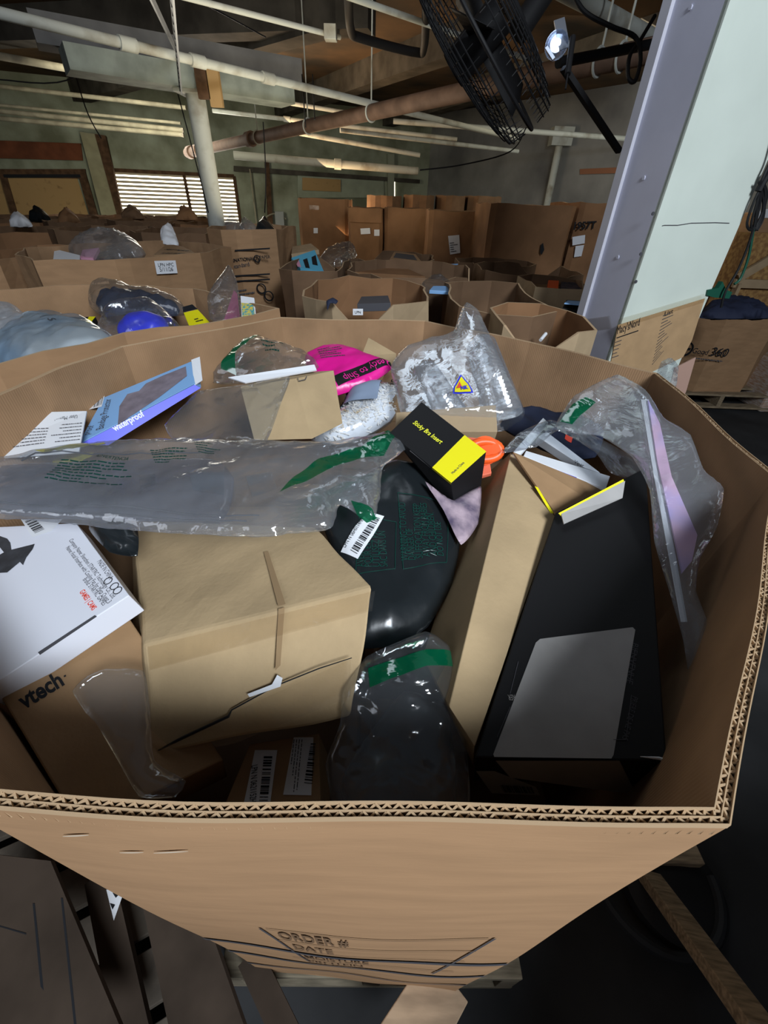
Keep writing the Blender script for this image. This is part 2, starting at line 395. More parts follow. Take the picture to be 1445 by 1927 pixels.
# ---------------------------------------------------------------- the hall
CORN = Vector((0.9, 15.5, 0)); WD = Vector((-0.94, -0.34, 0)).normalized(); RD = Vector((0.62, -0.785, 0)).normalized()
ZC = 3.35
def wallquad(name, a, b, z0, z1, m, nrm_t=0.12):
    d = (b-a).normalized(); n = Vector((-d.y, d.x, 0)); c = (a+b)/2
    if n.dot(CAM-c) > 0: n = -n
    mb = MB(); P = [a, b, b+n*nrm_t, a+n*nrm_t]
    mb.add([Vector((p.x, p.y, z)) for z in (z0, z1) for p in P], [(0,1,2,3),(7,6,5,4),(0,4,5,1),(1,5,6,2),(2,6,7,3),(3,7,4,0)])
    return tag(mb.build(name, m), kind='structure')
def hit(px, py, base, d):      # pixel onto a vertical wall plane through base along d
    n = Vector((-d.y, d.x, 0)); return on_plane(px, py, base, n)
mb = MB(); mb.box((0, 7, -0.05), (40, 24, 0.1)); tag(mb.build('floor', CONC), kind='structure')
mb = MB(); mb.box((0, 9.5, ZC+0.08), (40, 17.6, 0.16)); tag(mb.build('ceiling', CEIL), kind='structure')
# window wall, built around its window opening
wl0 = hit(205, 321, CORN, WD); wl1 = hit(440, 330, CORN, WD); s0 = (wl0-CORN).dot(WD); s1 = (wl1-CORN).dot(WD)
z_t = 0.5*(wl0.z+wl1.z); z_b = hit(330, 425, CORN, WD).z-0.1
mbw = MB(); nW = Vector((-WD.y, WD.x, 0)); nW = -nW if nW.dot(CAM-CORN) < 0 else nW   # towards camera
def wseg(a, b, z0, z1):
    P = [CORN+WD*a, CORN+WD*b, CORN+WD*b-nW*.15, CORN+WD*a-nW*.15]
    mbw.add([Vector((p.x, p.y, z)) for z in (z0, z1) for p in P], [(0,1,2,3),(7,6,5,4),(0,4,5,1),(1,5,6,2),(2,6,7,3),(3,7,4,0)])
wseg(0, s1, 0, ZC); wseg(s0, 17, 0, ZC); wseg(s1, s0, 0, z_b); wseg(s1, s0, z_t, ZC)
tag(mbw.build('wall_back', WALLG), kind='structure')
wallquad('wall_right', CORN, CORN+RD*16, 0, ZC, WALLW)
win = link('window_1', None); tag(win, kind='structure')
def W3(s, z, o=0.0): return Vector((*(CORN+WD*s+nW*o).xy, z))
mb = MB(); mb.add([W3(s1, z_b, -.14), W3(s0, z_b, -.14), W3(s0, z_t, -.14), W3(s1, z_t, -.14)], [(0,1,2,3)]); mb.build('window_pane', SKY, win)
mb = MB()
for a in (s1, s0, (s0*0.42+s1*0.58)): mb.bar(W3(a, z_b, 0.0), W3(a, z_t, 0.0), .07, .06, nW)
for z in (z_b, z_t): mb.bar(W3(s1, z, 0.0), W3(s0, z, 0.0), .06, .07)
mb.build('window_frame', WOODD, win)
mb = MB(); nb = 15
for i in range(nb):
    z = z_t-0.04-(z_t-z_b-0.06)*i/(nb-1)
    mb.bar(W3(s1+.03, z-.012, -.08), W3(s0-.03, z-.012, -.08), .03, .05, (0, 0, 1))
mb.build('window_blind', BLIND, win)
# plywood-filled opening at the left
dr = link('door_1', None); tag(dr, kind='structure')
def WQ(pxs, m, name, par, off=0.05, th=0.03, kind=None):
    n = Vector((-WD.y, WD.x, 0)); P = [on_plane(x, y, CORN+nW*off, nW) for x, y in pxs]; k = len(P)
    V = P+[p-nW*th for p in P]; Fc = [tuple(range(k)), tuple(range(2*k-1, k-1, -1))]+[(i, i+k, (i+1) % k+k, (i+1) % k) for i in range(k)]
    return mesh(name, V, Fc, m, par)
WQ([(-60, 335), (145, 335), (168, 410), (-60, 420)], PLY, 'plywood_panel', dr, .06)
WQ([(-60, 318), (160, 318), (163, 336), (-60, 332)], WOODD, 'door_frame', dr, .10, .08)
WQ([(146, 325), (160, 322), (186, 412), (171, 412)], WOODD, 'door_frame', dr, .11, .08)
WQ([(-60, 262), (152, 270), (156, 302), (-60, 296)], mat('rust_board', (0.19, 0.06, 0.025), 0.8, noise=0.4, nscale=4), 'lintel_board', dr, .08, .05)
WQ([(0, 332), (12, 332), (32, 400), (20, 402)], WOODD, 'door_frame', dr, .12, .05)
WQ([(6, 328), (150, 328), (152, 334), (8, 334)], INK, 'weather_strip', dr, .13, .03)
o = WQ([(150, 248), (178, 252), (222, 412), (192, 410)], mat('post_cream', (0.36, 0.34, 0.22), 0.8, noise=0.2, nscale=5), 'trim_1', None, .3, .2); tag(o, kind='structure')
o = WQ([(178, 252), (198, 255), (215, 330), (232, 410), (222, 412)], WOODD, 'trim_2', None, .34, .2); tag(o, kind='structure')
o = WQ([(560, 322), (722, 334), (722, 372), (560, 372)], mat('panel_pale', (0.36, 0.40, 0.31), 0.7, noise=0.2, nscale=3), 'trim_3', None, .06, .05); tag(o, kind='structure')
WQ([(569, 334), (641, 338), (641, 361), (569, 358)], PLY, 'patch_board', o, .10, .03)
o = WQ([(498, 300), (506, 300), (514, 425), (505, 425)], WOODD, 'trim_4', None, .12, .1); tag(o, kind='structure')
o = WQ([(730, 290), (742, 290), (742, 370), (730, 370)], mat('post_pale', (0.34, 0.36, 0.28), 0.8), 'trim_5', None, .12, .1); tag(o, kind='structure')
o = WQ([(740, 338), (743, 338), (743, 370), (740, 370)], SKY, 'window_2', None, .02, .01); tag(o, kind='structure')
o = WQ([(440, 322), (790, 345), (790, 338), (440, 312)], CEILD, 'trim_6', None, .1, .1); tag(o, kind='structure')
ab = WQ([(517, 398), (533, 398), (536, 440), (520, 440)], mat('switch_grey', (0.35, 0.37, 0.36), 0.5), 'electrical_box', None, .2, .12); tag(ab, 'small grey electrical switch box on the back wall behind the tall printed bin', 'switch box')
mb = MB()
for q in ([(470, 318), (480, 400), (486, 440)], [(538, 412), (520, 402), (500, 410), (484, 440)]): mb.tube(spline([hit(x, y, CORN+nW*.12, WD) for x, y in q]), .018, 6)
mb.build('conduit', PIPEO, ab)
# brown stripe and white pipe on the right wall
nR = Vector((-RD.y, RD.x, 0)); nR = -nR if nR.dot(CAM-CORN) < 0 else nR
P = [on_plane(x, y, CORN+nR*.04, nR) for x, y in [(1091, 318), (1160, 315), (1160, 326), (1091, 328)]]
tag(mesh('trim_7', P, [(0,1,2,3)], mat('brown_stripe', (0.25, 0.11, 0.06), 0.8)), kind='structure')
a = on_plane(1052, 275, CORN+nR*.2, nR); b = Vector((a.x, a.y, 0.0))
dn = tubeobj('downpipe', [b, a], .075, PIPEW); tag(dn, 'cream vertical downpipe standing against the grey right wall', 'pipe')
mb = MB(); mb.box(a+Vector((0, 0, .15)), (.42, .3, .3)); mb.build('collar', PIPEW, dn)
# ceiling beams
for i, (q0, q1, zz, ww) in enumerate([((-250, 60), (700, -160), 3.2, .35), ((60, 200), (620, -40), 3.15, .3), ((350, 270), (900, 60), 3.2, .3), ((600, 262), (1250, 60), 3.2, .3)]):
    a = at_z(*q0, zz); b = at_z(*q1, zz) if q1[1] > 0 else at_z(q1[0], 20, zz)
    mb = MB(); mb.bar(a, b, ww, .35); tag(mb.build('trim_%d' % (8+i), CEILD), kind='structure')
# orange daylight opening between the beams
mb = MB(); P = [at_z(185, 212, 3.3), at_z(235, 208, 3.3), at_z(312, 172, 3.3), at_z(262, 178, 3.3)]
o = mesh('window_3', P, [(0,1,2,3)], mat('warm_opening', (1.0, 0.55, 0.25), 0.9, 0, emit=1.1)); tag(o, kind='structure')

# round steel post with its beam
pt = at_y(410, 428, 5.6); top = at_y(366, 178, 5.6)
post = thing('support_post', 'round white painted steel post in front of the blinds window', 'post')
x = (pt.x+top.x)/2
mb = MB(); mb.tube([(x, 5.6, 0), (x, 5.6, top.z)], .088, 24); mb.build('shaft', PIPEW, post, smooth=True)
mb = MB(); mb.box((x, 5.6, top.z+.01), (.3, .3, .025)); mb.build('top_plate', PIPEW, post)
bm_ = thing('roof_beam', 'pale green boxed roof beam resting on the round white post', 'beam')
A = at_y(120, 108, 5.0); B = at_y(540, 172, 6.2); zb = top.z+.02
A = Vector((A.x, 5.0, 0)); B = Vector((B.x, 6.2, 0))
mb = MB(); mb.bar(A+Vector((0, 0, zb+.08)), B+Vector((0, 0, zb+.08)), .34, .16); mb.build('lower_flange', BEAMG, bm_)
mb = MB(); mb.bar(A+Vector((-.25, .1, zb+.26)), B+Vector((.1, .1, zb+.26)), .3, .19); mb.build('upper_web', mat('beam_grey', (0.16, 0.16, 0.16), .8, noise=.3, nscale=4), bm_)
for px in (405, 384):
    q = at_y(px, 170, 5.38); mb = MB(); mb.box((q.x, 5.38, zb+.02), (.11, .05, .3 if px == 405 else .2)); mb.build('wood_block', WOODD if px < 400 else PLY, bm_)

# pipes along the ceiling
def pipe(lab, q0, q1, z, r, m=PIPEW, z2=None, cat='pipe', grp=None, couplings=()):
    a = at_z(*q0, z); b = at_z(*q1, z2 or z)
    if a.y > 10.2 or a.y < 0: a = at_y(*q0, 10.2)
    if b.y > 10.2 or b.y < 0: b = at_y(*q1, 10.2)
    o = tubeobj('ceiling_pipe', [a, b], r, m); tag(o, lab, cat, grp)
    for t in couplings:
        c = a.lerp(b, t); d = (b-a).normalized(); tubeobj('coupling', [c-d*.06, c+d*.06], r*1.35, m, o)
    return o, a, b
pipe('thick pale pipe crossing the upper ceiling from far left to the fan', (-20, 20), (975, 262), 2.28, .031, PIPEW, couplings=(.12, .2, .3))
pipe('thin pale conduit at the top left ending in a square junction box', (330, -10), (640, 70), 2.55, .018, PIPEW)
pipe('thin pale conduit at the top running behind the fan cage', (640, -12), (1070, 138), 2.6, .02, PIPEW)
pipe('dark pipe stub at the far left below the thick pale pipe', (-20, 102), (165, 136), 2.9, .045, PIPEO, couplings=(.8,))
pipe('long pale pipe under the boxed beam on the left', (-20, 160), (350, 203), 2.85, .032, PIPEO)
pipe('pale pipe starting at the beam end and passing above the brown pipe', (520, 190), (700, 220), 2.8, .03, PIPEW)
pipe('upper pipe of the parallel set over the boarded opening', (-20, 196), (340, 232), 2.95, .022, PIPEO, grp='parallel pipes at the left wall')
pipe('middle pipe of the parallel set over the boarded opening', (-20, 207), (345, 245), 2.9, .035, PIPEO, grp='parallel pipes at the left wall')
pipe('lowest pipe of the parallel set over the boarded opening', (-20, 221), (345, 254), 2.82, .035, PIPEO, grp='parallel pipes at the left wall')
pipe('pale pipe running from the post towards the right wall', (400, 208), (860, 262), 2.75, .03, PIPEW, couplings=(.3,))
pipe('pale pipe passing behind the fan towards the white column', (740, 228), (1190, 262), 2.8, .04, PIPEW)
pipe('cream pipe above the tall cartons, upper of two', (560, 250), (790, 292), 2.35, .035, PIPEW)
pipe('cream pipe above the tall cartons, lower of two', (440, 292), (786, 322), 2.0, .06, PIPEW, couplings=(.55,))
pipe('thin pale pipe ending in an elbow under the fan', (640, 245), (975, 285), 2.3, .03, PIPEW)
pipe('thick white pipe at the top right behind the lamp', (1040, -30), (1240, 78), 2.6, .055, PIPEW)
bp, a, b = pipe('large rusty brown drain pipe rising from the post to the white column', (352, 288), (1240, 92), 2.3, .07, PIPEB, couplings=(.02, .06, .1, .3))
d = (b-a).normalized()
for px in (486, 580, 700, 1130, 1165):
    t = min(max((px-352)/(1240-352), 0), 1)
    best = min((abs((lambda q: (q.dot(RT)/q.dot(fwd))*F+W/2)(a.lerp(b, s/200)-CAM)-px), s/200) for s in range(201))[1]
    c = a.lerp(b, best)
    ring = [c+(Vector((0, 0, 1))*math.cos(t_)+d.cross(Vector((0, 0, 1)))*math.sin(t_))*.078 for t_ in [2*math.pi*i/20 for i in range(21)]]
    mb = MB(); mb.tube(ring, .009, 6); mb.tube([c+Vector((0, 0, .075)), Vector((c.x, c.y, ZC))], .008, 6); mb.build('hanger_clamp', PIPEW, bp, smooth=True)
# elbow U of black pipe
mb = MB(); mb.tube(spline([at_z(655, -30, 2.62), at_z(660, 55, 2.62), at_z(680, 72, 2.62), at_z(780, 98, 2.62), at_z(798, 88, 2.62), at_z(803, -30, 2.62)], 8), .035, 12)
tag(mb.build('black_pipe', BLACKM, smooth=True), 'black U shaped pipe hanging at the top centre', 'pipe')
jb = MB(); c = at_z(622, 62, 2.55); jb.box(c, (.1, .1, .09)); tag(jb.build('junction_box', PIPEW, bevel=.004), 'square pale junction box at the end of the thin conduit', 'junction box')
# perforated steel angles
for nm, q0, q1 in (('upright perforated steel angle fixed above the round post', (322, -20), (340, 172)), ('slanting perforated steel angle left of the upright one', (268, -40), (332, 96))):
    a = at_y(*q0, 3.6); b = at_y(*q1, 5.4 if 'upright' in nm else 4.6); mb = MB(); mb.bar(a, b, .045, .012, (0, 1, 0))
    o = mb.build('steel_angle', mat('galvanised', (0.38, 0.40, 0.44), 0.5, metal=.4)); tag(o, nm, 'steel angle')
    dd = (b-a)
    for i in range(16): mb = MB(); mb.box(a+dd*((i+.5)/16)+Vector((0, -.009, 0)), (.012, .004, .03)); mb.build('hole', INK, o)
wr = MB()
for q in ([(120, 60), (160, 200), (190, 260)], [(335, 178), (375, 330), (392, 400)], [(495, 230), (500, 330), (498, 400)], [(245, 60), (130, 150), (0, 150)], [(568, 140), (575, 240)], [(588, 140), (592, 225)], [(500, 70), (390, 10)], [(990, 240), (960, 285), (870, 310), (790, 320)]):
    wr.tube(spline([at_d(x, y, 4.2) for x, y in q], 6), .006, 5)
tag(wr.build('hanging_wires', BLACKM), 'thin dark wires hanging between the ceiling pipes', 'wires', kind='stuff')

# ---------------------------------------------------------------- white column
Bc = at_y(1165, 600, 1.95); Ac = at_y(1087, 600, 2.20); Cc = at_y(1310, 600, 2.065)
a2, b2, c2 = [Vector((p.x, p.y, 0)) for p in (Ac, Bc, Cc)]; d2 = a2+(c2-b2)
colm = thing('building_column', 'square boxed column painted white and lavender beside the bin', 'column')
mb = MB(); mb.add([a2, b2, c2, d2]+[p+Vector((0, 0, ZC)) for p in (a2, b2, c2, d2)], [(0,3,2,1),(4,5,6,7),(0,1,5,4),(1,2,6,5),(2,3,7,6),(3,0,4,7)])
mb.build('shaft', COLL, colm)
e1 = (c2-b2).normalized(); e0 = (a2-b2).normalized(); nr = Vector((e1.y, -e1.x, 0)); nr = -nr if nr.dot(CAM-b2) < 0 else nr
nl = Vector((e0.y, -e0.x, 0)); nl = -nl if nl.dot(CAM-b2) < 0 else nl
def vboard(name, o_, d_, n_, s0_, s1_, z0, z1, th, m, par):
    P = [o_+d_*s0_, o_+d_*s1_, o_+d_*s1_+n_*th, o_+d_*s0_+n_*th]; mb = MB()
    mb.add([Vector((p.x, p.y, z)) for z in (z0, z1) for p in P], [(0,1,2,3),(7,6,5,4),(0,4,5,1),(1,5,6,2),(2,6,7,3),(3,7,4,0)]); return mb.build(name, m, par)
wdt = (c2-b2).length; wl = (a2-b2).length
vboard('white_face_board', b2, e1, nr, 0.0, wdt, 0, ZC, .012, COLW, colm)
vboard('corner_strip', b2, e1, nr, 0.0, .035, 0, ZC, .02, COLW, colm)
vboard('edge_strip', b2, e0, nl, wl-.045, wl, 0, ZC, .014, mat('column_strip', (0.55, 0.55, 0.62), .6, noise=.08, nscale=6), colm)
for px, py in ((1212, 335), (1163, 484), (1300, 14)):
    q = on_plane(px, py, b2, nl); mb = MB(); mb.tube([q, q+nl*.004], .007, 10); mb.build('screw_head', COLL, colm)
for px, py in ((1228, 402), (1205, 478), (1196, 530)):
    q = on_plane(px, py, b2+nr*.02, nr); mb = MB(); mb.tube([q, q+nr*.003], .006, 10); mb.build('screw_head', INKG, colm)
cr = MB(); pts = [on_plane(x, y, b2+nr*.0125, nr) for x, y in [(1232, 428), (1250, 424), (1275, 424), (1300, 420), (1345, 419), (1372, 420)]]
cr.tube(pts, .0016, 5); cr.build('crack', INKG, colm)
FR = (b2+nr*.021, nr); FL = (b2+nl*.001, nl)
decal(FL, [(1088, 602), (1148, 594), (1152, 618), (1086, 626)], TAPE, colm, 'tape_strip')
sg = decal((FR[0]+nr*.004, nr), [(1163, 612), (1326, 562), (1302, 640), (1285, 672), (1222, 702), (1148, 690)], mat('sign_card', (0.46, 0.30, 0.16), .85, noise=.12, nscale=20), None, 'cardboard_sign')
sl = sg.modifiers.new('solid', 'SOLIDIFY'); sl.thickness = .004
tag(sg, 'cardboard sign with handwritten store names taped low on the white column', 'sign')
FS = (FR[0]+nr*.0055, nr)
text(FS, "Macy'sNord", (1161, 629), (1203, 612), INK, sg, 'handwriting', h=.034)
decal(FS, [(1160, 635), (1201, 621), (1201, 623), (1160, 637)], INK, sg, 'underline')
lines(FS, [(1158, 642), (1180, 634), (1168, 672), (1150, 678)], 5, INKG, sg, 'handwriting', 3, .22)
lines(FS, [(1248, 592), (1272, 584), (1250, 660), (1226, 690)], 15, INKG, sg, 'handwriting', 4, .25)
text(FS, "List", (1250, 595), (1266, 589), INK, sg, 'handwriting', h=.02)
decal(FR, [(1160, 600), (1322, 552), (1328, 566), (1160, 618)], TAPE, sg, 'tape_strip', off=.009)
# cords on the column's right edge
cd = MB()
def CP(x, y, off=.04): return on_plane(x, y, c2+e1*.03, nr)+nr*off
for k in range(4):
    cd.tube(spline([CP(1418-k*3, 342), CP(1400+k*6, 380), CP(1388+k*8, 420), CP(1398+k*3, 432), CP(1412+k*2, 410), CP(1424-k, 370), CP(1418, 345)], 6), .0045, 6)
cd.tube(spline([CP(1445, 250), CP(1432, 300), CP(1412, 350), CP(1400, 430), CP(1375, 500), CP(1350, 545), CP(1342, 575)], 8), .005, 6)
cd.tube(spline([CP(1448, 310), CP(1425, 330), CP(1408, 360)], 8), .012, 8)
tag(cd.build('extension_cord', BLACKM, smooth=True), 'black cord coiled and tied at the right edge of the white column', 'cord')
gc = MB(); gc.tube(spline([CP(1400, 430), CP(1392, 480), CP(1378, 520), CP(1366, 532)], 8), .005, 6)
gcord = gc.build('green_extension_cord', mat('green_rubber', (0.01, 0.08, 0.05), .5), smooth=True); tag(gcord, 'green cord with a wide green plug hanging below the black coil', 'cord')
P = [on_plane(x, y, c2+nr*.02, nr) for x, y in [(1360, 530), (1366, 545), (1378, 550), (1372, 562), (1345, 560), (1330, 556), (1332, 546), (1352, 542)]]
k = len(P); g = mesh('plug', P+[p-nr*.02 for p in P], [tuple(range(k)), tuple(range(2*k-1, k-1, -1))]+[(i, i+k, (i+1) % k+k, (i+1) % k) for i in range(k)], gcord.data.materials[0], gcord)

# ---------------------------------------------------------------- cage fan and lamp
fan = thing('cage_fan', 'large black wire cage fan hanging edge-on from the ceiling', 'fan')
R_ = .40; p_lo = at_d(1003, 250, 1.95); p_hi = at_d(852, -50, 1.75); ax = (p_hi-p_lo).normalized()
fc = p_lo+ax*(R_+.02)
side = ax.cross(ray(950, 100).normalized()).normalized()         # thin direction, across the view
vn = side.cross(ax).normalized()
side = (side*math.cos(.015)+vn*math.sin(.015)).normalized(); vn = side.cross(ax).normalized()
def ringp(r, o): return [fc+side*o+(ax*math.cos(2*math.pi*i/48)+vn*math.sin(2*math.pi*i/48))*r for i in range(49)]
for sgn, nm in ((1, 'front_grille'), (-1, 'rear_grille')):
    mb = MB()
    for r, o in ((R_, .06), (R_*.99, .085), (R_*.96, .10), (R_*.9, .112), (R_*.8, .122), (R_*.7, .13), (R_*.6, .136), (R_*.5, .14), (R_*.4, .143), (.08, .148)): mb.tube(ringp(r, sgn*o), .0028, 5)
    for i in range(56):
        a = 2*math.pi*i/56; e = ax*math.cos(a)+vn*math.sin(a)
        mb.tube([fc+side*sgn*.03+e*R_, fc+side*sgn*.095+e*R_*.97, fc+side*sgn*.13+e*R_*.7, fc+side*sgn*.148+e*.06], .0018, 4)
    mb.build(nm, BLACKM, fan)
mb = MB(); mb.tube(ringp(R_+.004, 0), .008, 8); mb.build('rim_band', BLACKM, fan, smooth=True)
for i in range(3):
    a = 2*math.pi*i/3+.5; V = []; Fc = []
    for k in range(6):
        r = .06+.25*k/5
        for j in (-1, 0, 1):
            t_ = a+j*.38*(1-.3*k/5); V.append(fc+(ax*math.cos(t_)+vn*math.sin(t_))*r+side*(j*.045))
    for k in range(5):
        for j in range(2): q = k*3+j; Fc.append((q, q+1, q+4, q+3))
    o = mesh('fan_blade', V, Fc, BLACKM, fan, smooth=True); o.modifiers.new('s', 'SOLIDIFY').thickness = .002
mb = MB(); mb.tube([fc-side*.09, fc+side*.16], .07, 20); mb.build('motor', BLACKM, fan, smooth=True)
br = thing('fan_bracket', 'black steel bracket arm slanting down behind the fan to the column', 'bracket')
mb = MB(); mb.bar(at_d(1060, 128, 1.85), at_d(1165, 285, 2.1), .03, .02); mb.build('arm', BLACKM, br)
mb = MB(); mb.tube([at_d(975, 60, 1.95), at_d(1040, -40, 1.9)], .05, 14); mb.build('motor_housing', BLACKM, br, smooth=True)
mb = MB(); mb.tube([at_d(1078, 70, 1.8), at_d(1068, 140, 1.8)], .012, 10); mb.tube([at_d(1068, 140, 1.8), at_d(1064, 168, 1.8)], .004, 8); mb.build('pull_rod', BLACKM, br, smooth=True)
lamp = thing('work_lamp', 'small bright metal reflector lamp beside the fan', 'lamp')
mb = MB(); c = at_d(1047, 85, 1.86); aim = (CAM+Vector((0, 0, -.3))-c).normalized(); rr = [(.004, .055), (.03, .05), (.05, .03), (.055, .012)]
mb.tube([c-aim*.05, c-aim*.045, c-aim*.02, c], [.012, .028, .042, .048], 20, cap=False); mb.build('reflector', mat('chrome', (0.7, 0.75, 0.85), .15, metal=1), lamp, smooth=True)
mb = MB(); mb.tube([c-aim*.035, c-aim*.02, c-aim*.006, c], [.012, .02, .016, .003], 14); mb.build('bulb', mat('lit_bulb', (0.75, 0.86, 1.0), .3, emit=3.0), lamp, smooth=True)
mb = MB(); mb.bar(at_d(1052, 36, 1.86), at_d(1062, 92, 1.86), .045, .004, (0, 1, 0)); mb.bar(at_d(1028, 90, 1.85), at_d(1042, 112, 1.85), .012, .012, (0, 1, 0)); mb.build('mounting_plate', mat('plate_steel', (0.55, 0.6, 0.7), .3, metal=.8), lamp)
mb = MB(); mb.tube(spline([at_d(1075, -20, 1.9), at_d(1100, 22, 1.9), at_d(1150, 50, 1.9), at_d(1195, 70, 1.95), at_d(1205, 110, 1.95), at_d(1195, 152, 1.95), at_d(1182, 145, 1.95), at_d(1185, 105, 1.95), at_d(1205, 75, 2.0), at_d(1232, 30, 2.0)], 10), .009, 8)
tag(mb.build('power_cable', BLACKM, smooth=True), 'looped black cable hanging between the lamp and the column', 'cable')
mb = MB(); mb.tube([at_d(1050, 118, 2.1), at_d(1232, 82, 2.3)], .022, 12); tag(mb.build('black_conduit', BLACKM, smooth=True), 'straight black conduit running from the lamp to the column', 'pipe')

# ---------------------------------------------------------------- cardboard bins
def loop_pts(poly, step):
    out = []; corner = []
    for i in range(len(poly)):
        a = Vector(poly[i]); b = Vector(poly[(i+1) % len(poly)]); k = max(1, int((b-a).length/step))
        for j in range(k): out.append((i, j/k)); corner.append(j == 0)
    return out
def bin_walls(par, rim, bot, th, m_out, m_in, step=.06, rows=8, wob=.004, seed=1, bulge=.0, rimcuts=None):
    """rim, bot: lists of (x,y,z) corners, counter-clockwise or not; closed wall with an outer and an inner sheet"""
    n = len(rim); c = sum((Vector(r) for r in rim), Vector())/n; rnd = random.Random(seed); idx = loop_pts([Vector(r).xy for r in rim], step)
    ph = [rnd.uniform(0, 6) for _ in range(8)]
    def pt(col, t, inner):
        i, s = col; a = Vector(rim[i]).lerp(Vector(rim[(i+1) % n]), s); b = Vector(bot[i]).lerp(Vector(bot[(i+1) % n]), s)
        p = a.lerp(b, t)
        e = (Vector(rim[(i+1) % n])-Vector(rim[i])).xy.normalized(); nn = Vector((e.y, -e.x, 0))
        if s == 0:
            e2 = (Vector(rim[i])-Vector(rim[i-1])).xy.normalized(); nn = (nn+Vector((e2.y, -e2.x, 0)))/ (1+max(-.2, e.dot(e2)))*1.0
        if nn.dot(p-c) < 0: nn = -nn
        u = i+s; w_ = wob*(math.sin(u*5.1+ph[0])*math.sin(t*5+ph[1])+.5*math.sin(u*11+t*9+ph[2]))
        p = p+nn*(w_+bulge*math.sin(math.pi*min(1, t*1.1))*(4*s*(1-s)))
        if inner: p = p-nn*th
        p.z += (1-t)*wob*.5*math.sin(u*7.7+ph[3])
        if rimcuts and t < .5: p.z += rimcuts(u)*(1-2*t)
        return p
    V = []; Fc = []; uv = []; fm = []; nc = len(idx); per = 0; us = [0]
    for k in range(nc):
        us.append(us[-1]+step)
    for inner in (0, 1):
        for r in range(rows+1):
            for k, col in enumerate(idx): V.append(pt(col, (r/rows)**1.3, inner)); uv.append((us[k], 1-r/rows))
    lay = (rows+1)*nc
    for inner in (0, 1):
        for r in range(rows):
            for k in range(nc):
                k2 = (k+1) % nc; a = inner*lay+r*nc+k; b = inner*lay+r*nc+k2; f = (a, b, b+nc, a+nc)
                Fc.append(f if inner else f[::-1]); fm.append(inner)
    return V, Fc, uv, fm, idx, pt, lay, nc
def make_bin(name, label, rim, zb=.15, th=.007, m=None, mi=None, seed=1, taper=.97, wob=.006, group=None, notch=None, step=.07):
    m = m or CARD; mi = mi or m
    c = sum((Vector(r) for r in rim), Vector())/len(rim)
    bot = [Vector(((r[0]-c.x)*taper+c.x, (r[1]-c.y)*taper+c.y, zb)) for r in rim]
    root = thing(name, label, 'bin', group)
    V, Fc, uv, fm, idx, pt, lay, nc = bin_walls(root, rim, bot, th, m, mi, wob=wob, seed=seed, step=step, rimcuts=notch)
    for k in range(nc):
        k2 = (k+1) % nc; Fc.append((k, k2, lay+k2, lay+k)); fm.append(2)
    mesh('wall', V, Fc, parent=root, uv=uv, mats=[m, mi, FLUTE], fm=fm, smooth=False)
    k = len(rim); mesh('bottom', [Vector((b.x, b.y, zb+.01)) for b in bot], [tuple(range(k))], mi, root)
    return root, c
def octa(cx, cy, w, d, yaw, z, cut=.27):
    P = []
    for sx, sy in ((-1, -1), (1, -1), (1, 1), (-1, 1)):
        q = [(sx*(w/2), sy*(d/2-cut)), (sx*(w/2-cut), sy*d/2)]
        if sx*sy > 0: q = q[::1]
        else: q = q[::-1]
        P += q
    # order by angle
    P.sort(key=lambda p: math.atan2(p[1], p[0])); cs, sn = math.cos(yaw), math.sin(yaw)
    return [(cx+p[0]*cs-p[1]*sn, cy+p[0]*sn+p[1]*cs, z) for p in P]
def pallet(label, cx, cy, w, d, z, yaw=0, group='wooden pallets under bins', bw=.09, nb=7, m=WOOD):
    root = thing('pallet', label, 'pallet', group); rot = Matrix.Rotation(yaw, 3, 'Z'); C_ = Vector((cx, cy, 0))
    for i in range(nb):
        y = -d/2+bw/2+(d-bw)*i/(nb-1); mb = MB(); mb.box(C_+rot @ Vector((0, y, 0))+Vector((0, 0, z-.009)), (w, bw, .018), rot); mb.build('deck_board', m, root, bevel=.002)
    for x in (-w/2+.02, 0, w/2-.02):
        mb = MB(); mb.box(C_+rot @ Vector((x, 0, 0))+Vector((0, 0, z-.063)), (.038, d, .089), rot); mb.build('stringer', m, root, bevel=.002)
    for i in range(3):
        y = -d/2+bw/2+(d-bw)*i/2; mb = MB(); mb.box(C_+rot @ Vector((0, y, 0))+Vector((0, 0, z-.117)), (w, bw, .018), rot); mb.build('bottom_board', m, root)
    return root

# ---- the main bin
ZR = 1.15
def RP(px, py): p = at_z(px, py, ZR); return p
rimpx = [(-88, 1512), (1372, 1562)]
rim = [RP(-88, 1512), RP(1378, 1560), RP(1475, 905), RP(1238, 702), RP(1000, 643), RP(800, 604), RP(528, 598), RP(225, 652), RP(45, 717)]
rim.append(Vector((-.64, .38, ZR)))
rim = [Vector((r.x, r.y, ZR)) for r in rim]
ctr = sum(rim, Vector())/len(rim)
bot = [Vector(((r.x-ctr.x)*.87+ctr.x, (r.y-ctr.y)*.87+ctr.y, .15)) for r in rim]
MBIN = thing('cardboard_bin', 'large open octagonal cardboard bin in the foreground, heaped with returned goods', 'bin')
# make the near edge follow the photograph's slight sag
def sag(u):
    if 0 <= u < 1: return -.006*math.sin(math.pi*min(1, u*1.05))*1.0
    return 0
bot[0] = Vector((-.215, .145, .15)); bot[1] = Vector((.178, .125, .15))
TH = .0085
V, Fc, uv, fm, idx, pt, lay, nc = bin_walls(None, rim, bot, TH, CARD, CARDI, step=.02, rows=22, wob=.0022, seed=5, bulge=.008, rimcuts=sag)
mesh('wall', V, Fc, parent=MBIN, uv=uv, mats=[CARD, CARDI], fm=fm)
k = len(rim); mesh('bottom', [b+Vector((0, 0, .01)) for b in bot], [tuple(range(k))], CARDI, MBIN)
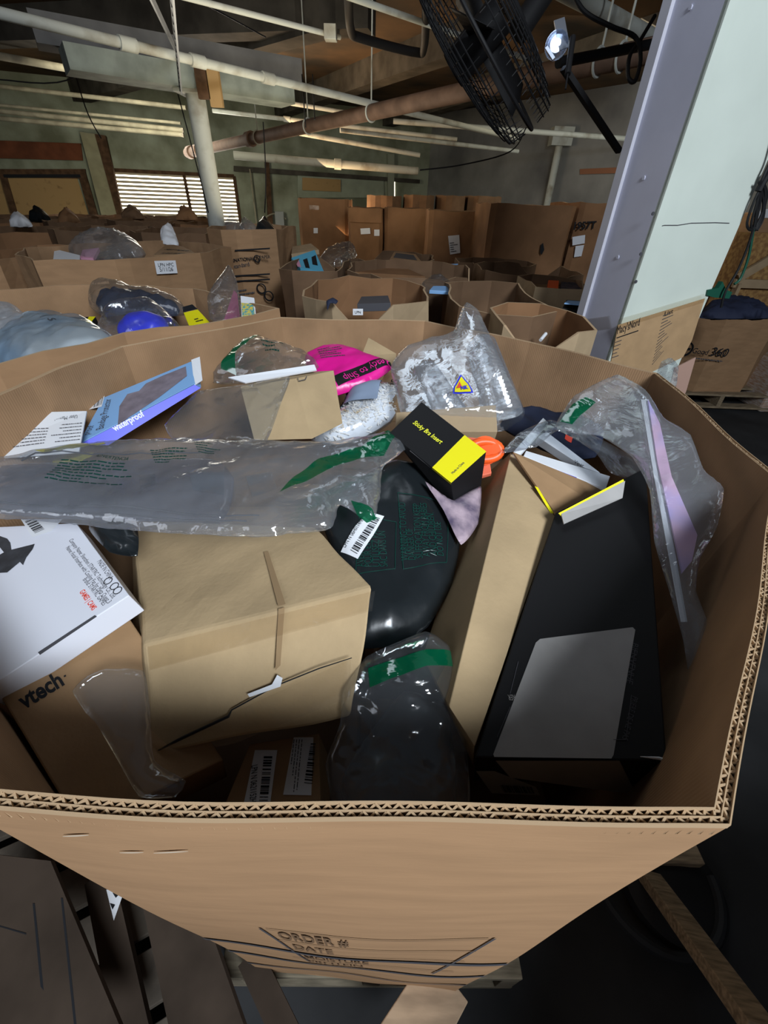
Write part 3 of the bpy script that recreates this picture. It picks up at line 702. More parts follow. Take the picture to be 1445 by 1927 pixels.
# corrugated edge: liners and two rows of flutes
mb = MB(); P0 = V[0:nc]; P1 = V[lay:lay+nc]
dn_ = Vector((0, 0, -.016))
def ribbon(t0, t1, down=-.016, upz=0.0006):
    for k in range(nc):
        k2 = (k+1) % nc; a0 = P0[k].lerp(P1[k], t0); a1 = P0[k].lerp(P1[k], t1); b0 = P0[k2].lerp(P1[k2], t0); b1 = P0[k2].lerp(P1[k2], t1)
        D = Vector((0, 0, down)); U = Vector((0, 0, upz))
        mb.add([a0+U, b0+U, b1+U, a1+U, a0+D, b0+D, b1+D, a1+D], [(0,1,2,3),(0,4,5,1),(3,2,6,7)])
ribbon(0, .09, -.004); ribbon(.46, .54, upz=-.0004); ribbon(.91, 1.0, -.004)
mb.build('edge_liners', FLUTE, MBIN)
mb = MB(); rf = random.Random(4)
acc = []
for k in range(nc):
    k2 = (k+1) % nc; L = (P0[k2]-P0[k]).length; m_ = max(1, round(L/.0035))
    for j in range(m_): acc.append((P0[k].lerp(P0[k2], j/m_), P1[k].lerp(P1[k2], j/m_)))
for (ta, tb) in ((.09, .46), (.54, .91)):
    for i in range(len(acc)):
        a = acc[i]; b = acc[(i+1) % len(acc)]; s_ = i % 2; jit = rf.uniform(-.06, .06); jit2 = rf.uniform(-.002, .0)
        pa = a[0].lerp(a[1], ta if s_ else tb); pb = b[0].lerp(b[1], tb if s_ else ta)
        e = (pb-pa).normalized(); q = Vector((-e.y, e.x, 0))*.0006; U = Vector((0, 0, -.0004+jit2)); D = Vector((0, 0, -.015))
        mb.add([pa+q+U, pb+q+U, pb-q+U, pa-q+U, pa+q+D, pb+q+D, pb-q+D, pa-q+D], [(0,1,2,3),(0,4,5,1),(3,2,6,7)])
mb.build('flutes', FLUTE, MBIN)
# printing on the near panel: follow the panel surface
def npan(s, z, off=.0012):
    t = ((ZR-z)/(ZR-.15)); p = pt((0, min(max(s, .001), .999)), t, 0); return p+Vector((0, -off, 0))
def nb(z, s0, s1, w_, name='printed_band', m=INKG):
    V = []; Fc = []; n_ = 24
    for i in range(n_+1):
        s = s0+(s1-s0)*i/n_; V += [npan(s, z), npan(s, z-w_)]
    for i in range(n_): Fc.append((2*i, 2*i+1, 2*i+3, 2*i+2))
    mesh(name, V, Fc, m, MBIN)
for z, w_ in ((.62, .018), (.47, .02), (.30, .016)): nb(z, .0, 1.0, w_)
def ntext(s, s0, z, h, w_, m=INKF):
    Vt, Ft, asp = text_mesh(s, .02)
    mesh('printed_text', [npan(s0+u*w_, z+v*h) for u, v in Vt], Ft, m, MBIN)
ntext('ORDER #', .30, .735, .05, .19); ntext('DATE', .32, .655, .04, .12); ntext('MOISTURE', .33, .55, .035, .22); ntext('PROTEIN', .33, .49, .03, .2)
for z in (.80, .72, .64, .54): nb(z, .28, .85, .003, 'printed_line', INKF)
def nslash(s0, z0, s1, z1, w_):
    V = [npan(s0, z0), npan(s0+w_, z0), npan(s1+w_, z1), npan(s1, z1)]
    V = []
    for i in range(9): t = i/8; s = s0+(s1-s0)*t; z = z0+(z1-z0)*t; V += [npan(s, z), npan(s+w_, z)]
    mesh('printed_line', V, [(2*i, 2*i+1, 2*i+3, 2*i+2) for i in range(8)], INKG, MBIN)
nslash(.26, .80, .33, .5, .008); nslash(.86, .80, .78, .5, .008)
pallet('weathered wooden pallet under the big foreground bin', 0.0, .74, .62, 1.2, .14, .02, bw=.09, m=mat('grey_pallet_wood', (.20, .17, .12), .9, noise=.5, nscale=14, stretch=(1, 8, 8)))  # wood toned down, shade near the floor is in its colour

# ---- contents of the main bin
BF, f = hexa('shipping_carton', 'crushed tan shipping carton bound in clear tape at the centre of the bin', 'box',
    [(268, 1212, .50), (705, 1103, .50), (590, 990, .62), (250, 978, .63)], m=KRAFT, bottom=[(284, 1422, .455), (662, 1350, .465), (600, 1200, .66), (250, 1250, .66)], bevel=.004, wear=.0016)
fr = f['front']; fr = (fr[0]+fr[1]*.0022, fr[1]); tp = f['top']
decal(fr, [(524, 1146), (536, 1143), (528, 1252), (518, 1262)], mat('crease_tan', (0.27, 0.18, 0.095), .9), BF, 'crease')
decal(tp, [(497, 1040), (505, 1038), (538, 1138), (524, 1142)], M['crease_tan'], BF, 'crease', off=.0012)
decal((fr[0]+fr[1]*.001, fr[1]), [(278, 1218), (706, 1112), (700, 1150), (282, 1262)], TAPE, BF, 'tape_strip')
decal((fr[0]+fr[1]*.001, fr[1]), [(285, 1400), (440, 1340), (660, 1240), (660, 1310), (440, 1400), (285, 1425)], TAPE, BF, 'tape_strip')
mb = MB(); q = [on_plane(x, y, fr[0]+fr[1]*.0005, fr[1]) for x, y in [(287, 1418), (340, 1390), (430, 1348), (436, 1336), (520, 1290), (600, 1258), (662, 1238)]]
mb.tube(q, [.0005, .0018, .0016, .0008, .0008, .0007, .0005], 6); mb.build('open_seam', INK, BF)
decal((fr[0]+fr[1]*.001, fr[1]), [(466, 1306), (512, 1288), (522, 1270), (532, 1276), (528, 1292), (470, 1312)], WHITE, BF, 'torn_label')

bag('clear_bag', 'loose end of clear film sticking out at the lower left of the tan shipping carton', 'bag', [(150, 1300, .435), (280, 1300, .455), (270, 1460, .415)],
    [(136, 1300), (165, 1272), (200, 1258), (270, 1262), (282, 1330), (290, 1430), (350, 1470), (330, 1500), (262, 1500), (215, 1420), (180, 1360), (160, 1340)], m=CLEAR, thick=.008, crumple=.25, l0=.012, l1=.08, n=12, seed=191, soft=.02, step=.004)
o, f = hexa('headset_box', 'white printed box for a virtual reality headset part at the left edge', 'box',
    [(-40, 1305, .435), (243, 1120, .50), (143, 984, .60), (-170, 1000, .56)], .035, BOXW, bevel=.001)
tp = f['top']
barF = tp
lb0 = decal(tp, [(40, 978), (118, 978), (98, 1000), (62, 1012)], WHITE, o, 'barcode_label', off=.0009)
barcode(tp, [(48, 983), (68, 1006), (86, 998), (66, 976)], INK, lb0, 12, 3)
for s, a, b, h in (('MADE IN CHINA', (183, 1058), (206, 1092), .006), ('Company Name: Shenzhen STARTRC Technology Co., Ltd.', (130, 1018), (212, 1128), .0055), ('Name: Facial Interface with Cooling Fan for Meta Quest 3', (124, 1032), (203, 1137), .0055), ('Brand: STARTRC GAMES', (156, 1092), (194, 1141), .0055)):
    text(tp, s, a, b, INKG, o, h=h)
RED = mat('red_print', (0.75, 0.08, 0.05), .5)
for i in range(2):
    pass
text(tp, 'GAMES | CAMS', (150, 1115), (174, 1150), RED, o, h=.006, bold=.02)
decal(tp, [(72, 1228), (179, 1158), (183, 1161), (76, 1233)], INKG, o, 'slot_line')
for p in ((204, 1094), (216, 1104), (222, 1112)):
    c = on_plane(*p, *tp); ring = [c+tp[1]*.001+(tp[1].orthogonal()*math.cos(a)+tp[1].cross(tp[1].orthogonal())*math.sin(a))*.0035 for a in [i*math.pi/6 for i in range(13)]]
    mb = MB(); mb.tube(ring, .0005, 4); mb.build('printed_symbol', INK, o)
decal(tp, [(-20, 1002), (14, 1014), (20, 1022), (22, 1035), (66, 1024), (62, 1034), (50, 1050), (44, 1064), (38, 1058), (14, 1078), (-30, 1080), (-30, 1040), (-10, 1050), (8, 1040), (0, 1030), (-20, 1024)], mat('picture_grey', (0.05, 0.055, 0.065), .5, noise=.4, nscale=60), o, 'printed_picture')

o, f = hexa('toy_carton', 'brown carton printed with vtech below the white headset box', 'box',
    [(0, 1310, .455), (150, 1560, .40), (420, 1430, .46), (238, 1155, .535)], .09, KRAFT2, bevel=.002)
text(f['top'], 'vtech', (44, 1336), (122, 1288), INK, o, bold=.03, h=.02)
decal(f['top'], [(120, 1272), (124, 1270), (125, 1273), (121, 1275)], INK, o, 'printed_mark')

BB, f = hexa('black_gift_box', 'long black box with a blank grey sticker lying along the right wall', 'box',
    [(893, 1425, .405), (1255, 1432, .385), (1215, 880, .72), (1045, 965, .68)], .06, BLACKB, bevel=.0015)
tp = f['top']
decal(tp, [(1016, 1203), (1190, 1181), (1195, 1186), (1154, 1421), (1150, 1428), (930, 1425), (928, 1420), (1008, 1210)], GREY, BB, 'blank_sticker', off=.0008)
decal((f['front'][0]+f['front'][1]*.001, f['front'][1]), [(932, 1430), (1165, 1430), (1197, 1494), (960, 1462)], GREY, BB, 'folded_sticker_end')
mb = MB(); mb.tube([on_plane(x, y, tp[0]+tp[1]*.001, tp[1]) for x, y in [(1255, 1432), (1240, 1427), (1205, 1424)]], [.002, .0014, .0004], 6); mb.build('worn_corner', WHITE, BB)
text(tp, 'BIENVENUE', (1190, 1210), (1178, 1285), INKG, BB, h=.006)
text(tp, 'PRIERE DE NE PAS', (1190, 1310), (1170, 1390), INKG, BB, h=.005)
text(tp, 'RER', (968, 1308), (955, 1308), GREY, BB, h=.006)
for q in ([(975, 1245), (960, 1305)], [(960, 1330), (935, 1388)], [(1196, 1220), (1186, 1280)], [(1188, 1308), (1178, 1392)], [(1178, 1392), (1154, 1392)]):
    mb = MB(); mb.tube([on_plane(x, y, tp[0]+tp[1]*.0006, tp[1]) for x, y in q], .0004, 4); mb.build('printed_line', INKG, BB)
lb = (f['front'][0]+f['front'][1]*.001, f['front'][1])
lb0 = decal(lb, [(895, 1450), (930, 1450), (1008, 1480), (1016, 1496), (925, 1492)], mat('dull_label', (0.3, 0.3, 0.3), .6), BB, 'shipping_label', off=.0004)
barcode(lb, [(940, 1474), (1000, 1478), (1006, 1490), (948, 1488)], INK, lb0, 20, 8)
P = [at_d(*q) for q in [(1055, 968, .635), (1175, 906, .66), (1170, 938, .65), (1060, 987, .625)]]
g = mesh('white_flap', P, [(0,1,2,3)], GREY, BB); g.modifiers.new('s', 'SOLIDIFY').thickness = .002
P = [at_d(*q) for q in [(1050, 966, .634), (1172, 902, .66), (1174, 908, .659), (1056, 972, .634)]]
g = mesh('yellow_edge', P, [(0,1,2,3)], YEL, BB); g.modifiers.new('s', 'SOLIDIFY').thickness = .001

o, f = hexa('long_carton', 'long narrow kraft carton leaning open against the black box', 'box',
    [(845, 1330, .43), (893, 1405, .41), (1044, 972, .675), (962, 851, .74)], m=KRAFT, bottom=[(795, 1235, .56), (890, 1440, .50), (1040, 990, .80), (900, 905, .86)], bevel=.001)
P = [at_d(*q) for q in [(964, 853, .738), (1152, 930, .76), (1120, 952, .70), (1050, 978, .674)]]
g = mesh('end_flap', P, [(0,1,2,3)], KRAFT2, o); g.modifiers.new('s', 'SOLIDIFY').thickness = .003
P = [at_d(*q) for q in [(1006, 915, .70), (1012, 917, .70), (1042, 966, .678), (1036, 966, .678)]]
mesh('yellow_tape', P, [(0,1,2,3)], YEL, o)

o, f = hexa('sticky_bra_box', 'black and yellow printed box tilted at the middle of the heap', 'box',
    [(733, 814, .70), (849, 909, .655), (915, 850, .70), (793, 756, .745)], m=BLACKB, bottom=[(768, 860, .735), (857, 964, .69), (905, 915, .735), (830, 800, .80)], bevel=.001)
tp = f['top']
text(tp, 'Sticky Bra Insert', (776, 797), (828, 836), YELT, o, bold=.012, h=.010)
decal(tp, [(813, 880), (849, 909), (915, 850), (874, 819)], YEL, o, 'yellow_band', off=.0004)
decal((f['front'][0]+f['front'][1]*.0006, f['front'][1]), [(813, 880), (849, 909), (853, 946), (817, 918)], YEL, o, 'yellow_band')
text(tp, 'Made in China', (852, 893), (874, 872), INKG, o, h=.004, off=.0012)
decal((f['front'][0]+f['front'][1]*.0006, f['front'][1]), [(772, 847), (811, 880), (809, 884), (770, 851)], WHITE, o, 'white_label')

o, f = hexa('retail_carton', 'kraft folding carton with tuck end standing in a clear bag near the rear wall', 'box',
    [(478, 829, .79), (587, 826, .775), (556, 712, .83), (452, 728, .86)], m=KRAFT, bottom=[(520, 800, .88), (645, 797, .83), (628, 697, .885), (500, 705, .93)], bevel=.001)
P = [at_d(*q) for q in [(430, 712, .86), (592, 688, .87), (596, 698, .865), (462, 722, .85)]]
g = mesh('white_insert', P, [(0,1,2,3)], WHITE, o); g.modifiers.new('s', 'SOLIDIFY').thickness = .003
mb = MB(); mb.tube([at_d(560, 711, .825), at_d(562, 717, .823), at_d(575, 714, .832), at_d(577, 708, .836)], .0008, 5); mb.build('tuck_slot', INKG, o)
bg1, t = bag('clear_bag', 'clear bag pulled over the open end of the kraft folding carton', 'bag', [(340, 800, .77), (520, 820, .76), (460, 712, .83)],
    [(345, 762), (375, 735), (470, 722), (545, 708), (528, 760), (500, 832), (440, 825), (330, 830), (310, 800)], thick=.008, crumple=.16, l0=.015, seed=21, m=CLEAR)

o, f = hexa('kraft_box', 'small plain kraft box lying behind the black and yellow box', 'box',
    [(745, 812, .82), (936, 812, .82), (933, 762, .86), (745, 776, .86)], .05, CARDP, bevel=.001)

o, f = hexa('bandage_box', 'light blue waterproof bandage protector box leaning on the left wall', 'box',
    [(146, 836, .78), (366, 722, .86), (360, 680, .93), (195, 748, .86)], m=LBLUE, bottom=[(202, 836, .80), (379, 728, .885), (372, 690, .97), (215, 770, .90)], bevel=.001)
tp = f['top']
decal(tp, [(222, 800), (225, 765), (240, 742), (262, 736), (275, 722), (305, 708), (350, 690), (352, 708), (300, 748), (240, 788)], mat('photo_print', (0.23, 0.20, 0.24), .5, noise=.3, nscale=40), o, 'printed_picture')
text(tp, 'Bandage Protector', (195, 806), (210, 750), INKG, o, h=.015)
text(tp, 'proof', (168, 818), (178, 800), INKG, o, h=.013)
decal(tp, [(172, 752), (198, 744), (192, 766), (166, 772)], WHITE, o, 'sticker', off=.001)
barcode(tp, [(180, 755), (196, 748), (192, 762), (177, 768)], INK, o, 8, 5)
fb = (f['front'][0]+f['front'][1]*.0006, f['front'][1])
decal(fb, [(150, 836), (366, 724), (378, 730), (204, 838)], BLUE, o, 'blue_side')
text((fb[0]+fb[1]*.0008, fb[1]), 'waterproof', (216, 812), (273, 782), WHITE, o, bold=.03, h=.012)
P = [at_d(*q) for q in [(360, 678, .93), (376, 672, .94), (381, 716, .88), (366, 726, .86)]]
g = mesh('torn_flap', P, [(0,1,2,3)], WHITE, o); g.modifiers.new('s', 'SOLIDIFY').thickness = .001

P = [at_d(*q) for q in [(-60, 868, .68), (150, 852, .72), (164, 776, .80), (-60, 782, .74)]]
mn = mesh('user_manual', P, [(0,1,2,3)], WHITE); mn.modifiers.new('s', 'SOLIDIFY').thickness = -.003; tag(mn, 'white printed user manual sheet lying at the left wall', 'paper')
fm_ = face_of(P[0], P[1], P[2]); fm_ = (fm_[0]+fm_[1]*.0035, fm_[1])
text(fm_, 'User Manual', (146, 781), (104, 786), INKG, mn, h=.012)
lines(fm_, [(92, 805), (18, 808), (0, 850), (82, 838)], 6, INKG, mn, 'small_print', 11, .22)
lines(fm_, [(155, 795), (98, 800), (92, 838), (150, 832)], 6, INKG, mn, 'small_print', 12, .2)

o, t = bag('black_mailer', 'shiny black poly mailer with a barcode sticker and raised warning print', 'mailer bag', [(640, 1000, .66), (850, 960, .70), (760, 1190, .58)],
    [(600, 960), (660, 905), (740, 868), (800, 880), (830, 930), (865, 1020), (850, 1100), (805, 1180), (740, 1215), (660, 1215), (640, 1080)], m=MAIL, thick=.028, crumple=.075, seed=9, soft=.05, l0=.03, l1=.25)
for q in ([(745, 945), (840, 960), (835, 1070), (755, 1085)], [(675, 985), (742, 1000), (740, 1085), (668, 1095)]):
    qq = q+[q[0]]; mb = MB()
    for i in range(4):
        a, b = qq[i], qq[i+1]; pts = [t.warp(.0012)(on_plane(a[0]+(b[0]-a[0])*s/8, a[1]+(b[1]-a[1])*s/8, t.p0, t.n)) for s in range(9)]; mb.tube(pts, .0006, 4)
    mb.build('printed_frame', GREEND, o)
for i, s in enumerate(['WARNING: TO AVOID', 'DANGER OF', 'SUFFOCATION KEEP', 'AWAY FROM BABIES', 'AND CHILDREN.', 'DO NOT USE']):
    t.text(s, (764+i*13, 1070-i*2), (758+i*13, 1070-i*2-len(s)*6.2), GREEND, o, h=.011)
for i, s in enumerate(['AVERTISSEMENT', 'POUR EVITER', 'UTILISEZ PAS CE', 'SAC DANS UN']):
    t.text(s, (684+i*14, 1082), (680+i*14, 1082-len(s)*6), GREEND, o, h=.011)
lab = t.patch([(641, 1050), (664, 1012), (690, 982), (720, 990), (700, 1025), (672, 1068)], WHITE, o, 'barcode_label', off=.003)
lf = (t.p0+t.n*.041, t.n)
w_ = t.warp(.0045)
b_ = barcode((t.p0, t.n), [(659, 1052), (703, 989), (714, 993), (671, 1060)], INK, lab, 24, 6)
for v in b_.data.vertices: v.co = w_(v.co)
tt = text((t.p0, t.n), 'LPN N 06H0114MH', (650, 1046), (684, 996), INK, lab, h=.006)
for v in tt.data.vertices: v.co = w_(v.co)

o, f = hexa('small_dark_carton', 'dark brown carton with two barcode labels deep at the front wall', 'box',
    [(395, 1580, .43), (605, 1590, .42), (600, 1380, .50), (470, 1400, .50)], .07, KRAFT2, bevel=.001)
tp = f['top']
lb0 = decal(tp, [(480, 1412), (522, 1412), (503, 1556), (450, 1556)], WHITE, o, 'barcode_label', off=.0008)
barcode(tp, [(497, 1424), (484, 1552), (500, 1552), (513, 1424)][::-1], INK, lb0, 24, 12)
text(tp, 'LPN N 0621152HG', (474, 1442), (470, 1520), INK, lb0, h=.007, off=.0016)
lb0 = decal(tp, [(553, 1388), (590, 1388), (586, 1497), (533, 1496)], WHITE, o, 'address_label', off=.0008)
barcode(tp, [(585, 1400), (572, 1478), (588, 1480), (594, 1400)], INK, lb0, 18, 13)
lines(tp, [(552, 1392), (540, 1490), (562, 1492), (572, 1392)], 4, INKG, lb0, 'small_print', 21, .3)

o, t = bag('clear_bag', 'large clear bag with a green strip drooping in front of the black mailer', 'bag', [(640, 1500, .42), (860, 1450, .43), (800, 1200, .50)],
    [(645, 1300), (690, 1235), (800, 1188), (845, 1215), (860, 1290), (875, 1380), (884, 1480), (880, 1575), (760, 1590), (640, 1560), (612, 1440), (640, 1360)], thick=.03, crumple=.22, l0=.015, l1=.1, n=12, seed=31, m=CLEAR, soft=.05, step=.004)
t.patch([(694, 1265), (740, 1248), (800, 1232), (846, 1228), (850, 1258), (800, 1262), (745, 1282), (698, 1302)], GREENF, o, 'green_strip')
t2 = Film([(640, 1500, .47), (860, 1450, .48), (800, 1200, .56)], [(680, 1400), (760, 1300), (840, 1330), (860, 1480), (840, 1580), (680, 1590), (640, 1480)], thick=.025, crumple=.25, seed=41, soft=.04)
o2 = t2.body('dark_pouch', mat('dark_grey_poly', (0.03, 0.03, 0.033), .3, .5)); tag(o2, 'dark grey poly pouch inside the drooping clear bag', 'pouch')

BT, t = bag('clear_bag', 'very large clear poly bag with a green strip spread across the left of the heap', 'bag', [(60, 980, .53), (700, 930, .60), (350, 835, .68)],
    [(-60, 885), (60, 860), (160, 842), (320, 832), (480, 832), (600, 838), (690, 825), (735, 818), (765, 842), (720, 880), (715, 930), (700, 980), (640, 950), (622, 995), (560, 1003), (470, 1010), (250, 998), (160, 988), (60, 978), (-60, 970)], thick=.022, crumple=.12, seed=57, l0=.02, m=CLEARM, soft=.05, step=.0055, jag=.0008)
t.patch([(560, 915), (600, 885), (680, 862), (735, 820), (742, 838), (722, 868), (640, 895), (580, 925), (530, 950), (545, 930)], GREENF, BT, 'green_strip')
t.patch([(660, 952), (700, 968), (712, 978), (690, 985), (672, 970)], GREENF, BT, 'green_strip')
t.patch([(66, 848), (120, 843), (196, 833), (200, 836), (140, 848), (90, 856)], YEL, BT, 'yellow_strip')
t.lines([(130, 888), (280, 895), (240, 938), (95, 925)], 8, GREEND, BT, 5, .35)
t.text('ADVERTENCIA', (190, 886), (250, 890), GREEND, BT, h=.007)
t.lines([(290, 868), (370, 862), (350, 890), (300, 892)], 6, GREEND, BT, 6, .35)
t.lines([(370, 852), (430, 858), (410, 878), (380, 872)], 5, GREEND, BT, 7, .35)
mb = MB()
w_ = t.warp(-.006)
for q in ([(-50, 952), (200, 968), (420, 982), (500, 984)], [(-50, 962), (150, 975), (300, 985), (490, 992)], [(40, 865), (180, 872), (300, 868), (420, 862)]):
    pts = []
    for i in range(len(q)-1):
        for s in range(8): pts.append(w_(on_plane(q[i][0]+(q[i+1][0]-q[i][0])*s/8, q[i][1]+(q[i+1][1]-q[i][1])*s/8, t.p0, t.n)))
    mb.tube(pts, .0011, 5)
ins = mb.build('inner_tray_edges', INKG, BT)
tray = Film([(60, 980, .54), (700, 930, .61), (350, 835, .69)], [(0, 880), (180, 870), (400, 864), (440, 900), (420, 976), (240, 980), (0, 965)], thick=.008, crumple=.01, seed=3, soft=.02)
tag(tray.body('tray', film('grey_tray', tint=(.75, .75, .8), haze=.25, hcol=(.30, .31, .36), gloss=.06)), 'flat grey translucent tray inside the very large clear bag', 'tray')
for q in ([(272, 918), (300, 914), (305, 942), (275, 946)], [(365, 915), (430, 905), (428, 955), (372, 950)], [(468, 925), (515, 912), (525, 945), (480, 960)]):
    t.patch(q, film('glossy_window', tint=(.9, .93, .97), haze=.12, hcol=(.75, .85, .95), gloss=.28, rough=.18), BT, 'raised_pocket', off=.004)

o, t = bag('dark_bag', 'small crinkled dark bag between the white headset box and the tan carton', 'bag', [(180, 1000, .56), (255, 1000, .56), (220, 1050, .53)],
    [(165, 990), (255, 985), (258, 1045), (205, 1038)], m=MAIL, thick=.02, crumple=.12, seed=5, soft=.02)

o, t = bag('clear_bag', 'crumpled clear bag printed green beside the magenta mailer', 'bag', [(420, 715, .93), (570, 690, .93), (490, 645, 1.02)],
    [(400, 720), (430, 690), (455, 655), (495, 642), (530, 655), (575, 668), (600, 690), (560, 705), (480, 718)], thick=.04, crumple=.2, seed=71, soft=.05, step=.006)
t.patch([(425, 715), (440, 690), (470, 655), (497, 645), (490, 660), (460, 690), (450, 718)], GREENF, o, 'green_strip')
t.lines([(500, 668), (560, 672), (555, 690), (510, 690)], 3, GREEND, o, 9, .35)

o, t = bag('magenta_mailer', 'bright magenta poly mailer printed Ready to Ship behind the kraft folding carton', 'mailer bag', [(590, 720, 1.0), (735, 690, 1.0), (640, 655, 1.08)],
    [(574, 672), (610, 655), (650, 655), (700, 672), (738, 688), (730, 700), (690, 725), (640, 742), (600, 750), (580, 700)], m=MAGENTA, thick=.025, crumple=.13, seed=81, soft=.035, l0=.03)
t.patch([(628, 726), (690, 700), (728, 682), (738, 692), (700, 712), (640, 738)], mat('black_strip', (.01, .012, .012), .4), o, 'black_strip')
t.text('Ready to Ship', (730, 687), (648, 724), MAGENTA, o, h=.02)
t.lines([(600, 668), (650, 662), (660, 690), (610, 695)], 6, INKG, o, 14, .35)
P = [at_d(*q) for q in [(680, 672, 1.1), (693, 638, 1.14), (745, 668, 1.13), (742, 700, 1.07)]]
g = mesh('cardboard_flap', P, [(0,1,2,3)], KRAFT, None); g.modifiers.new('s', 'SOLIDIFY').thickness = .004; tag(g, 'plain tan cardboard flap sticking up behind the magenta mailer', 'cardboard')
o, f = hexa('brown_carton', 'brown carton printed with black symbols behind the shredded paper bag', 'box', [(700, 760, .93), (760, 758, .93), (760, 700, 1.02), (725, 700, 1.02)], .05, KRAFT2)
text(f['top'], 'THIS', (745, 745), (752, 715), INK, o, h=.02)

# shredded paper pouch
o, t = bag('paper_pouch', 'bag of white shredded paper with a grey blue label', 'pouch', [(600, 810, .92), (740, 780, .94), (680, 735, 1.0)],
    [(584, 828), (600, 800), (640, 780), (660, 745), (700, 732), (750, 735), (756, 760), (735, 795), (690, 822), (630, 838)], m=CLEAR, thick=.04, crumple=.08, seed=91, soft=.04)
sh = Film([(600, 810, .925), (740, 780, .945), (680, 735, 1.005)], [(588, 828), (602, 802), (642, 782), (662, 748), (700, 735), (748, 738), (753, 760), (733, 793), (688, 820), (630, 836)], thick=.03, crumple=.04, seed=92, soft=.03)
b_ = sh.body('tmp', WHITE); b_.name = 'shredded_paper'; tag(b_, 'white shredded paper filling inside the clear pouch', 'paper', kind='stuff')
mb = MB(); rr_ = random.Random(8); A = np.array(sh.poly); lo, hi = A.min(0), A.max(0); cnt = 0
while cnt < 420:
    q = np.array([[rr_.uniform(lo[0], hi[0]), rr_.uniform(lo[1], hi[1])]])
    if not inpoly(q, sh.poly)[0]: continue
    c = sh.world(q, sh.h(q)+.002)[0]; a = rr_.uniform(0, 6.28); e = (sh.x*math.cos(a)+sh.y*math.sin(a)+sh.n*rr_.uniform(-.4, .4)).normalized()
    mb.bar(c-e*.006, c+e*.006, .0028, .0006, sh.n+sh.x*rr_.uniform(-.8, .8)); cnt += 1
mb.build('paper_shreds', mat('shred_white', (.85, .82, .78), .7, col2=(.6, .42, .2), nscale=30, thr=(.3, .4)), b_)
t.patch([(642, 782), (652, 740), (720, 735), (712, 780)], mat('blue_grey_label', (.23, .29, .40), .5), o, 'label', off=.004)
t.text('quilo', (648, 772), (655, 758), INK, o, h=.02)
t.patch([(658, 748), (664, 735), (684, 740), (672, 746)], ORANGE, o, 'orange_corner', off=.005)

# stack of clear ribbed lids in a bag
o, t = bag('clear_bag', 'tall peaked clear bag holding ribbed plastic cups near the rear wall', 'bag', [(760, 780, .86), (960, 770, .86), (880, 590, 1.06)],
    [(735, 690), (760, 660), (800, 645), (850, 630), (872, 575), (900, 590), (925, 640), (955, 710), (985, 775), (950, 790), (860, 790), (760, 785), (745, 740)], m=CLEARM, thick=.03, crumple=.12, seed=101, soft=.05, step=.0055)
dsh = t.patch([(849, 765), (850, 752), (863, 731), (878, 745), (886, 764)], BLUE, o, 'emblem_border', off=.004)
t.patch([(852, 763), (853, 753), (864, 736), (876, 748), (882, 763)], YEL, o, 'emblem', off=.006)
w_ = t.warp(.008); tx = text((t.p0, t.n), 'NK', (864, 760), (877, 759), BLUE, o, h=.011, bold=.03)
for v in tx.data.vertices: v.co = w_(v.co)
t.patch([(855, 756), (861, 744), (866, 755)], RED, o, 'emblem_star', off=.007)
for j, (qa, qb, r, dd) in enumerate((((800, 700), (850, 790), .036, 1.0), ((905, 650), (950, 790), .04, 1.0))):
    a = at_d(qa[0], qa[1], .985); b = at_d(qb[0], qb[1], .88); n_ = 40; pts = [a.lerp(b, i/n_) for i in range(n_+1)]
    rs = [r*(0.86+.14*(i/n_))*(1+.06*math.sin(i*math.pi*.99)) if i % 2 else r*(0.80+.14*(i/n_)) for i in range(n_+1)]
    mb = MB(); mb.tube(pts, rs, 28); cs = mb.build('plastic_cup_stack', film('cup_plastic', haze=.10, hcol=(.75, .82, .95), gloss=.22, rough=.15)); tag(cs, ('left' if j == 0 else 'right')+' stack of clear ribbed plastic cups in the peaked bag', 'cups', 'stacks of ribbed cups')

# right of the heap: navy cloth, orange lid, thin white boxes, picture pouch
o, t = bag('navy_cloth_pouch', 'folded navy cloth item in film right of the ribbed cups', 'clothing', [(960, 830, .88), (1120, 850, .86), (1040, 785, .96)],
    [(940, 800), (965, 778), (1010, 775), (1060, 790), (1110, 800), (1135, 825), (1120, 860), (1060, 862), (990, 830)], m=NAVY, thick=.03, crumple=.3, seed=111, soft=.03)
t.patch([(1058, 835), (1072, 838), (1070, 846), (1056, 843)], RED, o, 'red_tag')
mb = MB(); c = at_d(912, 848, .76); n_ = (CAM-c).normalized()
pts = [c+(RT*math.cos(a)*.028+UP*math.sin(a)*.016) for a in [i*math.pi/12 for i in range(25)]]
mb.tube(pts, .008, 10); mb.tube([c-n_*.006, c+n_*.002], .026, 24); tag(mb.build('orange_container', ORANGE, smooth=True), 'bright orange plastic container behind the black and yellow box', 'container')
o, f = hexa('orange_packet', 'orange and pink packet wedged under the orange container', 'packet', [(870, 905, .76), (925, 890, .76), (915, 825, .80), (880, 822, .80)], .01, mat('salmon_print', (.8, .18, .1), .5))
o, f = hexa('thin_white_box', 'narrow white box tilted up at the left of the thin boxes', 'box', [(966, 850, .755), (976, 858, .75), (1032, 795, .80), (1022, 786, .81)], .012, WHITE, bevel=.0008)
o, f = hexa('thin_white_box', 'narrow white box printed Viper lying behind the blue edged box', 'box', [(1100, 880, .80), (1130, 890, .795), (1028, 812, .84), (1012, 822, .83)], .02, WHITE, bevel=.0008)
text(f['top'], 'Viper', (1079, 872), (1097, 880), INK, o, h=.009)
o, f = hexa('blue_edged_box', 'white box with a blue stripe lying over the open long carton', 'box', [(985, 858, .77), (1140, 920, .745), (1148, 896, .79), (990, 848, .80)], .018, WHITE, bevel=.0008)
